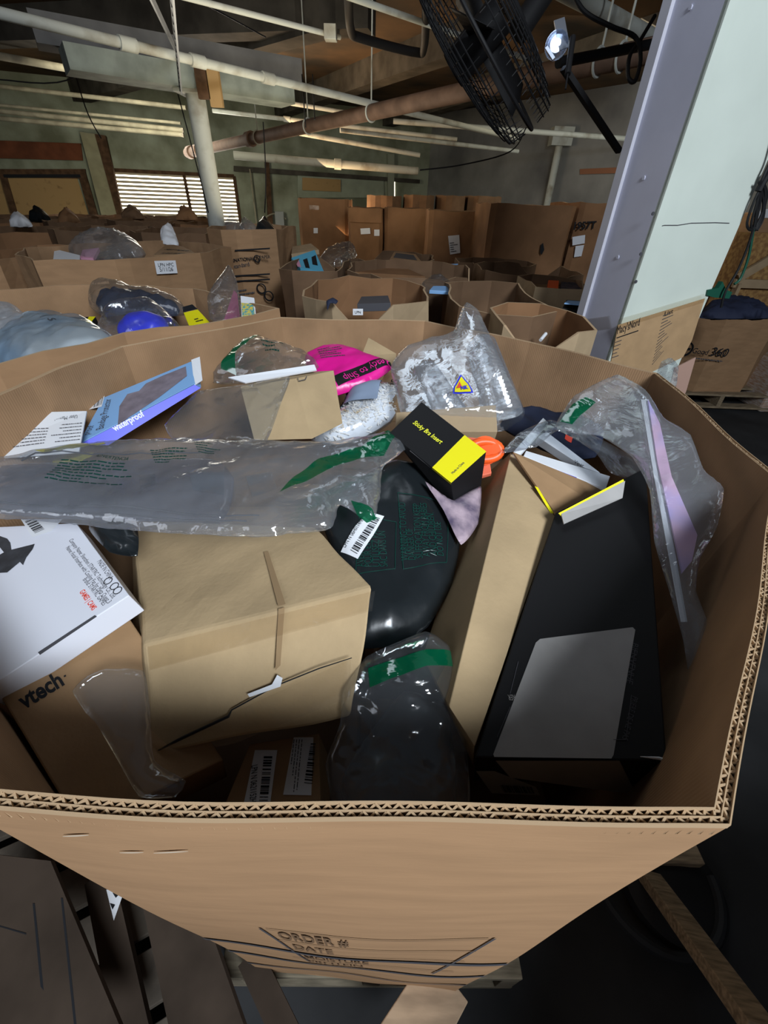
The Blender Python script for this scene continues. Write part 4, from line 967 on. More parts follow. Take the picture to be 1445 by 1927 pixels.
decal(f['front'], [(1032, 878), (1085, 898), (1084, 908), (1040, 884)], BLUE, o, 'blue_stripe')

PB = Film([(1060, 790, .74), (1290, 900, .62), (1300, 1150, .50)],
    [(1045, 800), (1080, 745), (1160, 706), (1215, 735), (1252, 790), (1300, 820), (1325, 885), (1362, 920), (1350, 990), (1318, 1050), (1310, 1110), (1335, 1180), (1345, 1240), (1330, 1318), (1300, 1290), (1285, 1200), (1262, 1120), (1232, 1020), (1222, 920), (1190, 860), (1130, 820), (1080, 815)], thick=.012, crumple=.09, seed=121, soft=.03, step=.005)
o = PB.body('clear_bag', CLEARM); tag(o, 'long clear bag holding a pink picture book, draped over the right wall side', 'bag')
PB.patch([(1052, 800), (1075, 770), (1100, 758), (1118, 770), (1090, 790), (1075, 806)], GREENF, o, 'green_strip')
ND = PB.n
def inb(px, py, k): return on_plane(px, py, PB.p0-PB.n*k, PB.n)
P = [inb(1218, 755, .004), inb(1240, 800, .004), inb(1262, 900, .004), inb(1310, 1010, .004), inb(1300, 1058, .004), inb(1282, 1080, .004), inb(1235, 870, .004)]
bk = mesh('picture_book', P, [tuple(range(7))], mat('pink_cover', (.66, .42, .58), .4, .4, col2=(.35, .35, .75), nscale=12, thr=(.3, .6))); bk.modifiers.new('s', 'SOLIDIFY').thickness = .004; tag(bk, 'pink covered picture book inside the long clear bag', 'book')
mb = MB()
for i in range(7):
    o_ = i*2.1; mb.tube([inb(1207+o_, 752, .001*i), inb(1232+o_*.9, 900, .001*i), inb(1258+o_*.9, 1040, .001*i), inb(1282+o_*.8, 1170, .001*i)], .0007, 5)
mb.build('page_edges', WHITE, bk)
o, t = bag('clear_bag', 'loose flap of clear film over the thin white boxes', 'bag', [(960, 850, .74), (1130, 860, .74), (1080, 790, .80)],
    [(945, 852), (975, 815), (1035, 790), (1110, 815), (1190, 860), (1225, 900), (1205, 905), (1150, 890), (1120, 850), (1050, 810), (1010, 840)], thick=.006, crumple=.08, seed=131, m=CLEAR)
o, t = bag('printed_pouch', 'glossy pouch with dark lettering wedged beside the black mailer', 'pouch', [(840, 900, .70), (900, 940, .70), (880, 1020, .64)],
    [(800, 905), (850, 940), (905, 915), (900, 985), (868, 1025), (835, 960)], m=mat('grey_violet_poly', (.10, .08, .13), .2, .6, col2=(.45, .35, .4), nscale=30), thick=.01, crumple=.1, seed=141)
# half-buried cartons that fill the bin under the heap
def crate_box(lab, x0, x1, y0, y1, z0, z1, yaw=0, m=CARDD):
    c = Vector(((x0+x1)/2, (y0+y1)/2, (z0+z1)/2)); mb = MB(); mb.box(c, (x1-x0, y1-y0, z1-z0), Matrix.Rotation(yaw, 3, 'Z')); tag(mb.build('buried_carton', m, bevel=.002), lab, 'box')
crate_box('dark carton buried at the front right corner of the bin', .0, .26, .20, .42, .5, .70)
crate_box('dark carton buried at the front left of the bin', -.28, -.03, .20, .42, .5, .72)
crate_box('brown carton buried behind the tan shipping carton', -.34, -.04, .50, .78, .5, .86, .1, KRAFT2)
crate_box('dark carton buried under the black mailer', -.01, .18, .46, .72, .5, .88)
crate_box('dark carton buried below the magenta mailer and cups', -.10, .28, .80, 1.02, .55, .93)
crate_box('brown carton buried at the rear left of the bin', -.42, -.14, .80, 1.0, .55, .93)
crate_box('dark carton buried below the picture book bag', .22, .40, .5, .74, .55, .86)

# ---------------------------------------------------------------- bin behind on the left
def Z(px, py, z=1.15): p = at_z(px, py, z); return (p.x, p.y, z)
rim1 = [Z(235, 628), Z(-10, 686), Z(-260, 700), Z(-420, 620), Z(-250, 556), Z(0, 544), Z(200, 533), Z(365, 543), Z(527, 582), Z(420, 604)]
r1, c1 = make_bin('cardboard_bin', 'open cardboard bin of bagged toys directly behind the foreground bin on the left', rim1, m=CARD, mi=CARDI, seed=11)
bag('bubble_wrap_pouch', 'white bubble wrap pouch at the left edge of the second bin', 'pouch', [(10, 640, 1.2), (80, 620, 1.2), (40, 590, 1.35)], [(-40, 610), (0, 590), (40, 586), (60, 605), (88, 622), (60, 650), (-40, 660)], m=film('bubble', haze=.5, gloss=.1), thick=.05, crumple=.1, seed=12, soft=.04)
o, t = bag('plush_toy', 'pale grey plush toy with stitched face in clear film in the second bin', 'plush toy', [(60, 680, 1.1), (200, 650, 1.12), (120, 625, 1.25)], [(-30, 690), (20, 650), (60, 625), (120, 614), (180, 625), (222, 650), (200, 668), (140, 685), (60, 700)], m=mat('plush_grey', (.42, .46, .48), .9, col2=(.22, .33, .45), nscale=6), thick=.07, crumple=.12, seed=13, soft=.09)
t.text('( s', (108, 640), (125, 652), INKG, o, h=.025)
bag('clear_bag', 'clear film wrapped around the pale grey plush toy', 'bag', [(60, 680, 1.02), (200, 650, 1.04), (120, 625, 1.17)], [(-60, 690), (10, 655), (60, 618), (120, 608), (185, 620), (226, 648), (200, 672), (140, 690), (60, 705)], m=CLEAR, thick=.06, crumple=.15, seed=14, soft=.08)
o, f = hexa('black_carton', 'black carton with yellow end behind the plush toy', 'box', [(82, 622, 1.28), (160, 622, 1.28), (180, 596, 1.36), (100, 596, 1.36)], .06, BLACKB)
decal(f['top'], [(152, 618), (160, 622), (180, 596), (168, 596)], YEL, o, 'yellow_end'); decal(f['top'], [(98, 610), (138, 606), (140, 602), (102, 604)], WHITE, o, 'label')
mb = MB(); c = at_d(272, 622, 1.2)
b_ = bmesh.new(); bmesh.ops.create_icosphere(b_, subdivisions=4, radius=1)
for v in b_.verts:
    p = v.co.copy(); r = 1+.05*math.sin(p.x*7)*math.sin(p.z*6+1)-.25*math.exp(-((p-Vector((.25, -.75, .5)).normalized()).length/.25)**2)
    v.co = c+Vector((p.x*.068*r, p.y*.06*r, p.z*.05*r))
me = bpy.data.meshes.new('blue_ball'); b_.to_mesh(me); b_.free(); me.materials.append(BLUE); me.polygons.foreach_set('use_smooth', [True]*len(me.polygons))
tag(link('blue_ball', me), 'royal blue rubber ball toy in a clear bag', 'toy')
bag('clear_bag', 'clear bag around the royal blue ball toy', 'bag', [(200, 640, 1.12), (340, 630, 1.12), (270, 580, 1.22)], [(188, 635), (200, 600), (245, 578), (290, 575), (325, 600), (345, 625), (300, 640), (240, 650)], thick=.05, crumple=.14, seed=15, soft=.05)
bag('clear_bag', 'clear bag with a dark green edge behind the blue ball', 'bag', [(180, 590, 1.38), (330, 590, 1.38), (250, 545, 1.55)], [(168, 575), (172, 550), (210, 540), (250, 548), (300, 560), (345, 575), (350, 590), (300, 590), (240, 585), (190, 592)], thick=.05, crumple=.2, seed=16, soft=.06)
bag('dark_garment', 'dark folded garment inside the bag behind the blue ball', 'clothing', [(180, 590, 1.44), (330, 590, 1.44), (250, 545, 1.62)], [(180, 575), (200, 555), (260, 558), (335, 578), (330, 592), (220, 590)], m=NAVY, thick=.04, crumple=.3, seed=17, soft=.05)
o, f = hexa('yellow_carton', 'black and yellow carton standing right of the blue ball', 'box', [(358, 620, 1.3), (396, 608, 1.3), (372, 582, 1.36), (345, 588, 1.36)], .05, YEL)
decal(f['top'], [(345, 588), (372, 582), (362, 573), (343, 578)], INK, o, 'black_end'); lines(f['top'], [(365, 600), (380, 596), (386, 604), (370, 608)], 2, INK, o)
o, f = hexa('pink_card', 'tall pink card packed in a clear bag at the right of the second bin', 'card', [(418, 610, 1.28), (452, 606, 1.28), (446, 552, 1.36), (440, 545, 1.37)], .004, mat('pink_board', (.55, .08, .22), .5))
bag('clear_bag', 'pointed clear bag around the tall pink card', 'bag', [(400, 600, 1.24), (455, 600, 1.24), (432, 510, 1.36)], [(395, 600), (390, 560), (410, 530), (432, 500), (446, 530), (455, 610), (420, 612)], thick=.025, crumple=.12, seed=18, soft=.04)
o, f = hexa('picture_card', 'white card with a colourful print beside the tall pink card', 'card', [(455, 608, 1.3), (482, 604, 1.3), (478, 560, 1.36), (452, 556, 1.36)], .006, WHITE)
decal(f['top'], [(457, 604), (481, 601), (477, 572), (454, 570)], mat('multi_print', (.6, .5, .1), .5, col2=(.05, .3, .35), nscale=120, thr=(.45, .55)), o, 'printed_picture')

# scuffs on the front panel
for a_, b_ in (((.10, 1.11), (.145, 1.118)), ((.16, 1.085), (.20, 1.09)), ((.215, 1.09), (.27, 1.097))):
    V = []
    for i in range(5): t = i/4; sx_ = a_[0]+(b_[0]-a_[0])*t; z = a_[1]+(b_[1]-a_[1])*t; w_ = .0012*math.sin(math.pi*(t*.8+.1)); V += [npan(sx_, z+w_), npan(sx_, z-w_)]
    mesh('scuff', V, [(2*i, 2*i+1, 2*i+3, 2*i+2) for i in range(4)], mat('scuff_pale', (.5, .42, .33), .9), MBIN)
# unseen bins added behind the camera only to shade the near floor
make_bin('cardboard_bin', 'closed in cardboard bin standing to the right behind the photographer', octa(1.15, -.72, 1.2, 1.0, .05, 1.1), zb=.004, m=CARDF, seed=201)
make_bin('cardboard_bin', 'closed in cardboard bin standing to the left behind the photographer', octa(-1.15, -.72, 1.2, 1.0, -.05, 1.1), zb=.004, m=CARDF, seed=202)

# ---------------------------------------------------------------- further bins
LP = [Z(216, 489), Z(62, 489), Z(30, 478), Z(45, 467), Z(160, 458), Z(330, 452), Z(434, 464), Z(376, 476)]
r2, c2_ = make_bin('cardboard_bin', 'open bin with a white handwritten LPN HPC label behind the bin of toys', LP, m=CARD, mi=CARDI, seed=21)
FN = face_of(Vector(LP[0]), Vector(LP[7]), Vector(LP[0])-Vector((0, 0, 1))); FN = (FN[0]+FN[1]*.012, FN[1])
lb0 = decal(FN, [(290, 491), (330, 490), (334, 514), (295, 516)], WHITE, r2, 'label')
text((FN[0]+FN[1]*.002, FN[1]), 'LPN HPC', (298, 502), (327, 501), INK, lb0, 'handwriting'); text((FN[0]+FN[1]*.002, FN[1]), '5/11/26', (301, 511), (326, 510), INK, lb0, 'handwriting')
bag('clear_bag', 'silvery crumpled bag heaped in the bin with the LPN HPC label', 'bag', [(140, 485, 2.5), (270, 480, 2.5), (200, 445, 2.8)], [(130, 478), (160, 455), (210, 445), (250, 455), (275, 478), (230, 488), (160, 488)], m=CLEARM, thick=.08, crumple=.3, seed=22, soft=.1, step=.012)
hexa('pink_packet', 'small pink packet in front of the silvery bag', 'packet', [(150, 485, 2.45), (175, 486, 2.45), (186, 466, 2.6), (155, 470, 2.6)], .02, PINK)
hexa('white_booklet', 'white booklet leaning over the rim of the bin with the LPN HPC label', 'paper', [(100, 488, 2.35), (150, 490, 2.35), (150, 480, 2.45), (102, 468, 2.45)], .01, WHITE)
o, f = hexa('lettered_flap', 'cardboard piece with black capital lettering in the LPN HPC bin', 'cardboard', [(288, 480, 2.6), (372, 478, 2.6), (345, 464, 2.9), (315, 458, 2.9)], .02, KRAFT2)
text(f['top'], 'SET MARI', (308, 470), (352, 473), INK, o, bold=.03); text(f['top'], 'LETTER', (302, 477), (345, 479), INK, o, bold=.03)
bag('white_wrapper', 'torn white wrapper standing up behind the LPN HPC bin', 'wrapper', [(300, 460, 3.0), (335, 460, 3.0), (320, 420, 3.1)], [(305, 458), (302, 432), (320, 420), (330, 440), (336, 462)], m=WHITE, thick=.03, crumple=.3, seed=23, step=.015)

def fbin(lab, x0, x1, py, Y, zb=.004, depth=1.0, m=None, mi=None, yaw=0, seed=1, cut=.27, grp='rows of cardboard bins', name='cardboard_bin', notch=None, taper=.98, step=.1):
    a = at_y(x0, py, Y+.25); b = at_y(x1, py, Y+.25); c = at_y((x0+x1)/2, py, Y); w = (b.x-a.x)*.97
    rim_ = octa((a.x+b.x)/2, Y+depth/2, w, depth, yaw, c.z, min(cut, w*.28))
    return make_bin(name, lab, rim_, zb, .008, m or CARDF, mi or CARDF, seed=seed, group=grp, notch=notch, taper=taper, wob=.012, step=step)
ip, c = fbin('tall cardboard bin printed INTERNATIONAL PAPER beside the LPN HPC bin', 400, 529, 433, 3.35, m=CARD, mi=CARDI, depth=.9, seed=31)
IPY = None
pa = at_y(445, 470, 3.35); FI = (Vector((pa.x, 3.33, 0)), Vector((0, -1, 0)))
text(FI, 'INTERNATIONAL', (420, 495), (480, 489), INK, ip, bold=.02); text(FI, 'PAPER', (489, 487), (509, 486), INK, ip, bold=.02)
mb = MB(); c = on_plane(484, 487, FI[0], FI[1]); mb.tube([c+Vector((math.cos(a)*.02, -.002, math.sin(a)*.02)) for a in [i*math.pi/8 for i in range(17)]], .004, 4)
mb.tube([c+Vector((-.012, -.002, -.015)), c+Vector((0, -.002, .018)), c+Vector((.012, -.002, -.015))], .004, 4); mb.build('logo', INK, ip)
text(FI, '37" Standard', (424, 508), (470, 500), INKG, ip)
for y0 in (467, 515, 525):
    decal(FI, [(442, y0+3), (508, y0-1), (508, y0+2), (442, y0+6)], INK, ip, 'printed_band', off=.003)
lines(FI, [(446, 545), (484, 540), (484, 560), (446, 566)], 3, INKG, ip)
for q in ((496, 543), (510, 557)):
    c = on_plane(q[0]-4, q[1], FI[0], FI[1]); mb = MB(); mb.tube([c+Vector((math.cos(a)*.03, -.002, math.sin(a)*.03)) for a in [i*math.pi/8 for i in range(17)]], .005, 4); mb.build('logo', INK, ip)
fbin('cardboard bin cut by the left edge beside the LPN HPC bin', -60, 44, 492, 2.45, depth=.9, m=CARD, seed=32)
rows = [(-90, 95, 438, 4.3), (100, 245, 436, 4.3), (250, 392, 440, 4.3), (-80, 78, 420, 5.75), (82, 200, 419, 5.75), (205, 322, 417, 5.75), (326, 440, 424, 5.75), (-60, 68, 409, 6.95), (72, 172, 408, 6.95), (176, 272, 409, 6.95), (276, 372, 411, 6.95)]
desc = ['front row, at the left edge', 'front row, second from the left edge', 'front row, just behind the white wrapper', 'second row, at the left edge', 'second row, under the boarded opening', 'second row, under the left of the window', 'second row, at the foot of the round post', 'rear row, at the left edge', 'rear row, under the boarded opening', 'rear row, under the cream wall post', 'rear row, under the window']
for i, (x0, x1, py, Y) in enumerate(rows):
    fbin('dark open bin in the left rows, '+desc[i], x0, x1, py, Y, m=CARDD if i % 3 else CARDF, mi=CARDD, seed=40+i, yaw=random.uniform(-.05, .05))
rnd = random.Random(12)
junk = [(40, 415, 4.9, 'crumpled pale wrapper poking from the left edge bins', WHITE), (75, 405, 6.2, 'dark film heap in the bin below the boarded opening', MAIL), (130, 408, 5.9, 'torn brown cardboard in the bin below the boarded opening', CARDF), (250, 400, 6.6, 'torn dark flap in front of the window', CARDD), (352, 402, 6.4, 'pointed brown flap in front of the window', CARDF), (440, 425, 3.9, 'grey bagged item on top of the INTERNATIONAL PAPER bin', CLEARM), (468, 428, 3.95, 'crumpled film on top of the INTERNATIONAL PAPER bin', CLEARM), (500, 428, 3.9, 'dark items on top of the INTERNATIONAL PAPER bin', MAIL)]
for i, (x, y, Y, lab, mm) in enumerate(junk):
    q = at_y(x, y, Y); d_ = (q-CAM).dot(fwd); s = 16
    bag('loose_item', lab, 'scrap', [(x-s, y+s*.6, d_), (x+s, y+s*.5, d_), (x, y-s*.6, d_*1.03)], [(x-s*1.3, y+s*.7), (x-s*.8, y-s*.2), (x+rnd.uniform(-6, 6), y-s*.8), (x+s*.9, y-s*.1), (x+s*1.3, y+s*.7)], m=mm, thick=.08, crumple=.5, seed=60+i, soft=.1, step=.03)

# middle bins, right of centre
mid = [('open bin with a small white label, first behind the foreground bin', 572, 806, 574, 1.7, .7, CARDP), ('wide dark open bin behind the bin with the small white label', 650, 900, 524, 2.6, .9, CARDD),
       ('open bin to the left of the wide dark bin, beside the printed tall bin', 535, 644, 512, 2.75, .9, CARDD),
       ('open bin with dark inside, left of the column and behind the peaked bag', 850, 1022, 592, 1.66, .85, CARDD), ('open bin with bright creased panels touching the column', 925, 1085, 625, 1.36, .45, CARDP),
       ('pale open bin behind the bin with bright creased panels', 990, 1110, 545, 2.65, .6, CARDP), ('open bin holding orange printed packs left of the column', 905, 1095, 520, 3.4, .9, CARDD),
       ('low dark bin in front of the tall tilted carton', 640, 820, 492, 3.85, .9, CARDD), ('low dark bin in front of the widest tall carton', 860, 1010, 500, 4.4, .7, CARDD)]
for i, (lab, x0, x1, py, Y, dep, mm) in enumerate(mid):
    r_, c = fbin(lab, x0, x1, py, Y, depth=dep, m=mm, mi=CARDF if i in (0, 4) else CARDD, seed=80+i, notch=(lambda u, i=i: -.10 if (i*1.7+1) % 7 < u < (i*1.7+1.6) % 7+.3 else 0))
    if i == 0:
        FB = (Vector((0, 1.68, 0)), Vector((0, -1, 0))); decal(FB, [(664, 581), (683, 581), (683, 593), (664, 593)], WHITE, r_, 'label'); text((FB[0]+Vector((0, -.002, 0)), FB[1]), 'LPN', (668, 590), (679, 590), INKG, r_)
        lid = r_
o, f = hexa('dark_pack', 'dark grey packs lying in the bin with the small white label', 'packet', [(672, 572, 1.75), (735, 570, 1.75), (730, 556, 1.9), (680, 558, 1.9)], .03, INKG)
hexa('dark_pack', 'small black electronics box in the pale bin left of the column', 'packet', [(1058, 580, 2.1), (1092, 584, 2.1), (1094, 566, 2.25), (1066, 564, 2.25)], .05, BLACKB)
hexa('blue_pack', 'flat pack with a blue top edge on the small black electronics box', 'packet', [(1062, 570, 2.08), (1092, 573, 2.08), (1094, 567, 2.2), (1068, 565, 2.2)], .006, LBLUE)
hexa('dark_pack', 'dark printed pack beside the orange printed pack', 'packet', [(1054, 545, 2.62), (1094, 548, 2.6), (1094, 532, 2.75), (1056, 530, 2.75)], .04, mat('dark_multi', (.10, .07, .09), .5, col2=(.03, .04, .06), nscale=25, thr=(.45, .55)))
mb = MB(); mb.tube([at_d(1017, 640, 1.5), at_d(1027, 628, 1.52)], .006, 8); tag(mb.build('white_stick', WHITE, smooth=True), 'short white stick poking up in the bin with creased panels', 'stick')
hexa('white_flap', 'torn white paper sticking up behind the bright blue pack', 'paper', [(846, 545, 2.3), (858, 540, 2.3), (856, 534, 2.35), (847, 533, 2.35)], .004, WHITE)
hexa('open_flap', 'long pale cardboard flap folded out over the dark bin near the peaked bag', 'cardboard', [(918, 600, 1.7), (966, 588, 1.72), (966, 578, 1.8), (920, 592, 1.78)], .006, CARDP)
bag('clear_bag', 'crumpled shiny film lying in the wide dark open bin', 'bag', [(790, 545, 2.2), (850, 548, 2.2), (820, 530, 2.35)], [(786, 546), (800, 532), (830, 528), (852, 538), (846, 550), (815, 552)], m=CLEAR, thick=.04, crumple=.3, seed=97, step=.015)
hexa('flat_carton', 'wide flat brown carton lying on the bins in front of the tall cartons', 'box', [(640, 510, 2.9), (800, 520, 2.8), (740, 494, 3.3), (630, 502, 3.3)], .06, CARDF)
o, f = hexa('stationery_carton', 'brown carton with a grey printed top on the heap before the tall cartons', 'box', [(732, 490, 3.3), (796, 496, 3.25), (782, 478, 3.6), (742, 473, 3.6)], .1, KRAFT2)
decal(f['top'], [(740, 485), (785, 490), (778, 480), (745, 476)], INKG, o, 'printed_top')
hexa('carton_tray', 'open tan carton holding blue edged packs beside the stationery carton', 'box', [(790, 505, 3.1), (876, 518, 3.0), (878, 500, 3.3), (800, 492, 3.4)], .12, KRAFT2)
hexa('blue_pack', 'light blue flat pack lying in the open tan carton', 'packet', [(820, 504, 3.1), (850, 504, 3.1), (862, 496, 3.2), (832, 497, 3.2)], .01, LBLUE)
hexa('blue_pack', 'bright blue pack in the wide dark bin', 'packet', [(808, 546, 2.0), (845, 548, 2.0), (842, 538, 2.1), (815, 538, 2.1)], .015, LBLUE)
o, f = hexa('shoe_picture_box', 'light blue box with pictures of insoles near the INTERNATIONAL PAPER bin', 'box', [(565, 505, 2.9), (610, 512, 2.9), (592, 470, 3.1), (548, 485, 3.05)], .1, mat('cyan_print', (.10, .42, .62), .5))
decal(f['top'], [(560, 502), (567, 503), (562, 489), (556, 492)], PINK, o, 'printed_insole'); decal(f['top'], [(575, 504), (583, 505), (578, 486), (570, 489)], INK, o, 'printed_insole'); decal(f['top'], [(588, 498), (598, 500), (594, 480), (586, 484)], INK, o, 'printed_insole')
hexa('paper_bundle', 'pale bundle of paper on top of the box with insole pictures', 'paper', [(548, 478, 3.1), (600, 470, 3.2), (585, 458, 3.4), (550, 464, 3.4)], .03, CARDP)
hexa('orange_pack', 'orange printed pack in the bin left of the column', 'packet', [(1030, 545, 2.6), (1050, 546, 2.6), (1052, 528, 2.75), (1032, 527, 2.75)], .03, ORANGE)
o, f = hexa('wide_carton', 'wide brown carton lying in the bin left of the column', 'box', [(975, 544, 2.75), (1100, 556, 2.7), (1100, 534, 2.9), (980, 518, 3.0)], .1, KRAFT2)
bag('clear_bag', 'shiny crumpled film at the foot of the tall cartons', 'bag', [(610, 500, 3.4), (670, 500, 3.4), (640, 470, 3.6)], [(600, 500), (615, 480), (660, 466), (672, 480), (650, 500)], m=CLEAR, thick=.08, crumple=.4, seed=95, step=.02)
o, t = bag('dark_gloves', 'pair of dark gloves hooked over the rim of the bin with the small white label', 'gloves', [(615, 585, 1.5), (640, 585, 1.5), (628, 560, 1.52)], [(616, 584), (614, 566), (626, 560), (636, 566), (632, 572), (622, 570)], m=NAVY, thick=.008, crumple=.05, seed=96, step=.006)

# tall cartons against the right wall
tall = [('tall taped carton, leftmost of the row against the back wall', 563, 658, 374, 8.4), ('tall carton with a folded down lip and two white labels', 655, 722, 391, 7.6), ('tall plain carton right of the one with the folded lip', 723, 812, 392, 7.7), ('tall carton with a torn top and a white shipping notice', 805, 920, 398, 6.35), ('widest tall carton, plain with a small hand hole', 916, 1076, 385, 5.2), ('tall carton marked 1957T beside the column', 1076, 1180, 382, 5.3)]
for i, (lab, x0, x1, py, Y) in enumerate(tall):
    r_, c = fbin(lab, x0, x1, py, Y, m=CARDF, mi=CARDD, depth=1.1, seed=120+i, grp='tall cartons along the right wall', name='tall_carton', cut=.05, taper=1.0)
    FT = (Vector((0, Y-.035, 0)), Vector((0, -1, 0)))
    if i == 0: decal(FT, [(590, 429), (598, 429), (598, 439), (590, 439)], WHITE, r_); decal(FT, [(582, 386), (600, 387), (600, 395), (582, 394)], TAPE, r_, 'tape_strip')
    if i == 1:
        decal(FT, [(678, 430), (696, 429), (697, 440), (679, 441)], WHITE, r_); decal(FT, [(704, 432), (714, 432), (714, 444), (704, 444)], WHITE, r_); mb = MB(); a = at_y(656, 404, Y-.05); b = at_y(718, 404, Y-.05); mb.box(((a.x+b.x)/2, Y-.05, a.z), (b.x-a.x, .012, .17)); mb.build('folded_lip', CARDF, r_)
    if i == 3:
        decal(FT, [(843, 444), (864, 442), (866, 476), (847, 479)], WHITE, r_, 'shipping_notice'); lines((FT[0]+Vector((0, -.004, 0)), FT[1]), [(846, 456), (863, 454), (864, 474), (848, 476)], 5, INKG, r_)
    if i == 4: decal(FT, [(1018, 460), (1022, 457), (1024, 470), (1019, 480), (1016, 475)], INK, r_, 'hand_hole')
    if i == 5:
        text(FT, '1957T', (1079, 432), (1120, 430), INK, r_, bold=.03); decal(FT, [(1077, 446), (1101, 442), (1100, 458), (1077, 462)], WHITE, r_); decal(FT, [(1083, 463), (1099, 461), (1094, 482), (1080, 484)], WHITE, r_)
for i, (x0, x1, py) in enumerate([(690, 756, 368), (760, 818, 367), (822, 876, 368), (880, 944, 369)]):
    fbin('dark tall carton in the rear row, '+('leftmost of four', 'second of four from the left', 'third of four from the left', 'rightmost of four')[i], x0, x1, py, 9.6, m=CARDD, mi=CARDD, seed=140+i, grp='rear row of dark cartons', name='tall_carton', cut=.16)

# ---------------------------------------------------------------- right of the column
gb = [Z(1300, 585, 1.12), Z(1352, 600, 1.12), Z(1460, 598, 1.12), Z(1520, 570, 1.12), Z(1480, 545, 1.12), Z(1380, 540, 1.12), Z(1310, 560, 1.12)]
gb = [(x*1.55, y*1.55, .0) for x, y, z in gb]
q0 = at_z(1328, 712, .14); q1 = at_z(1366, 744, .14)
Yg = at_z(1345, 740, .15).y
def gz(px, py): return at_y(px, py, Yg).z
xa = at_y(1290, 650, Yg).x; xb = at_y(1345, 650, Yg).x; xc = at_y(1452, 650, Yg).x; zt = gz(1380, 600)
rimg = [(xb, Yg, zt), (xc, Yg+.05, zt), (xc+.35, Yg+.4, zt), (xc+.35, Yg+.9, zt), (xc, Yg+1.2, zt), (xb, Yg+1.2, zt), (xa-.05, Yg+.85, zt), (xa-.05, Yg+.35, zt)]
g_, c = make_bin('cardboard_bin', 'full cardboard bin printed Good 360 on a pallet right of the column', rimg, m=CARD, mi=CARDI, seed=161, step=.1)
FG = (Vector((xb, Yg-.015, 0)), Vector((0, -1, 0)))
text(FG, 'Good', (1301, 664), (1330, 668), INK, g_, bold=.01); text(FG, '360', (1336, 669), (1366, 672), INK, g_, bold=.01); lines(FG, [(1306, 672), (1360, 678), (1360, 682), (1306, 676)], 1, INKG, g_, fill=.6, wmin=.99)
mb = MB(); c = on_plane(1291, 657, *FG); mb.tube([c+Vector((math.cos(a)*.05, 0, math.sin(a)*.05)) for a in [i*math.pi/10 for i in range(21)]], .008, 4); mb.box(c, (.07, .004, .02)); mb.build('logo', INK, g_)
o, t = bag('dark_clothing', 'heap of dark clothing filling the Good 360 bin', 'clothing', [(1330, 590, 2.7), (1440, 590, 2.7), (1380, 570, 2.9)], [(1318, 598), (1330, 575), (1380, 565), (1420, 575), (1450, 598)], m=NAVY, thick=.06, crumple=.4, seed=162, soft=.1, step=.02)
pallet('pale wooden pallet under the Good 360 bin', (xa+xc)/2+.15, Yg+.6, 1.25, 1.25, .15, 0)
# wrapped pallet load and tall board at the far right
q = at_z(1440, 770, .05); mb = MB(); mb.box((q.x+.4, q.y+.4, .21), (.8, .7, .42)); o = mb.build('wrapped_load', mat('stretch_wrapped', (.35, .22, .14), .25, .6, col2=(.5, .45, .42), nscale=18, bump=.6, bscale=12, stretch=(1, 1, 6)), bevel=.02); tag(o, 'low stretch wrapped load on the floor at the right edge', 'wrapped load')
mb = MB(); a = at_y(1352, 560, 4.9); b = at_y(1500, 560, 4.9); zt_ = at_y(1420, 400, 4.9).z; mb.box(((a.x+b.x)/2, 5.3, zt_/2), (b.x-a.x, .8, zt_)); tc_ = mb.build('tall_carton', CARD, bevel=.01); tag(tc_, 'tall light brown carton behind the hanging cords at the right', 'box')
FQ = (Vector((0, 4.893, 0)), Vector((0, -1, 0))); decal(FQ, [(1420, 395), (1430, 393), (1433, 410), (1422, 412)], WHITE, tc_); decal(FQ, [(1434, 394), (1446, 393), (1448, 410), (1436, 410)], WHITE, tc_)
oc = thing('wooden_crate', 'chipboard crate with diagonal timber brace at the right edge', 'crate'); OSB = mat('chipboard', (.42, .25, .09), .8, col2=(.25, .13, .05), nscale=30, thr=(.4, .6))
def cz(px, py): return at_y(px, py, 4.4)
x0 = cz(1395, 520).x; x1 = x0+1.0; z0, z1 = .0, cz(1445, 440).z
mb = MB(); mb.box(((x0+x1)/2, 4.6, z1/2), (x1-x0, .2, z1)); mb.build('panel', OSB, oc)
mb = MB(); mb.bar((x0, 4.46, cz(1400, 535).z), (x1, 4.46, cz(1400, 535).z), .03, .07); mb.bar((x0+.04, 4.45, 0), (x0+.04, 4.45, cz(1400, 535).z), .03, .07, (0, 1, 0)); mb.bar((x0, 4.43, cz(1405, 525).z), (x0+.5, 4.43, z1+.05), .03, .07); mb.build('timber_frame', CARDP, oc)
# odds and ends at the foot of the column
P = [at_y(x, y, 1.72) for x, y in [(1262, 716), (1268, 692), (1308, 672), (1290, 735)]]; P = [P[0], P[1], P[2], P[3], Vector((P[3].x, 1.72, 0)), Vector((P[0].x, 1.72, 0))]
g = mesh('brown_flap', P, [tuple(range(6))], mat('reddish_card', (.38, .24, .19), .8)); g.modifiers.new('s', 'SOLIDIFY').thickness = .005; tag(g, 'brown cardboard flap standing between the column and the Good 360 bin', 'cardboard')
o, t = bag('clear_bag', 'bundle of clear wrap and wire at the foot of the column', 'wrap', [(1240, 720, 1.4), (1275, 715, 1.42), (1255, 680, 1.5)], [(1235, 705), (1245, 680), (1262, 678), (1275, 700), (1272, 728), (1245, 728)], m=CLEARM, thick=.03, crumple=.2, seed=171, step=.01)

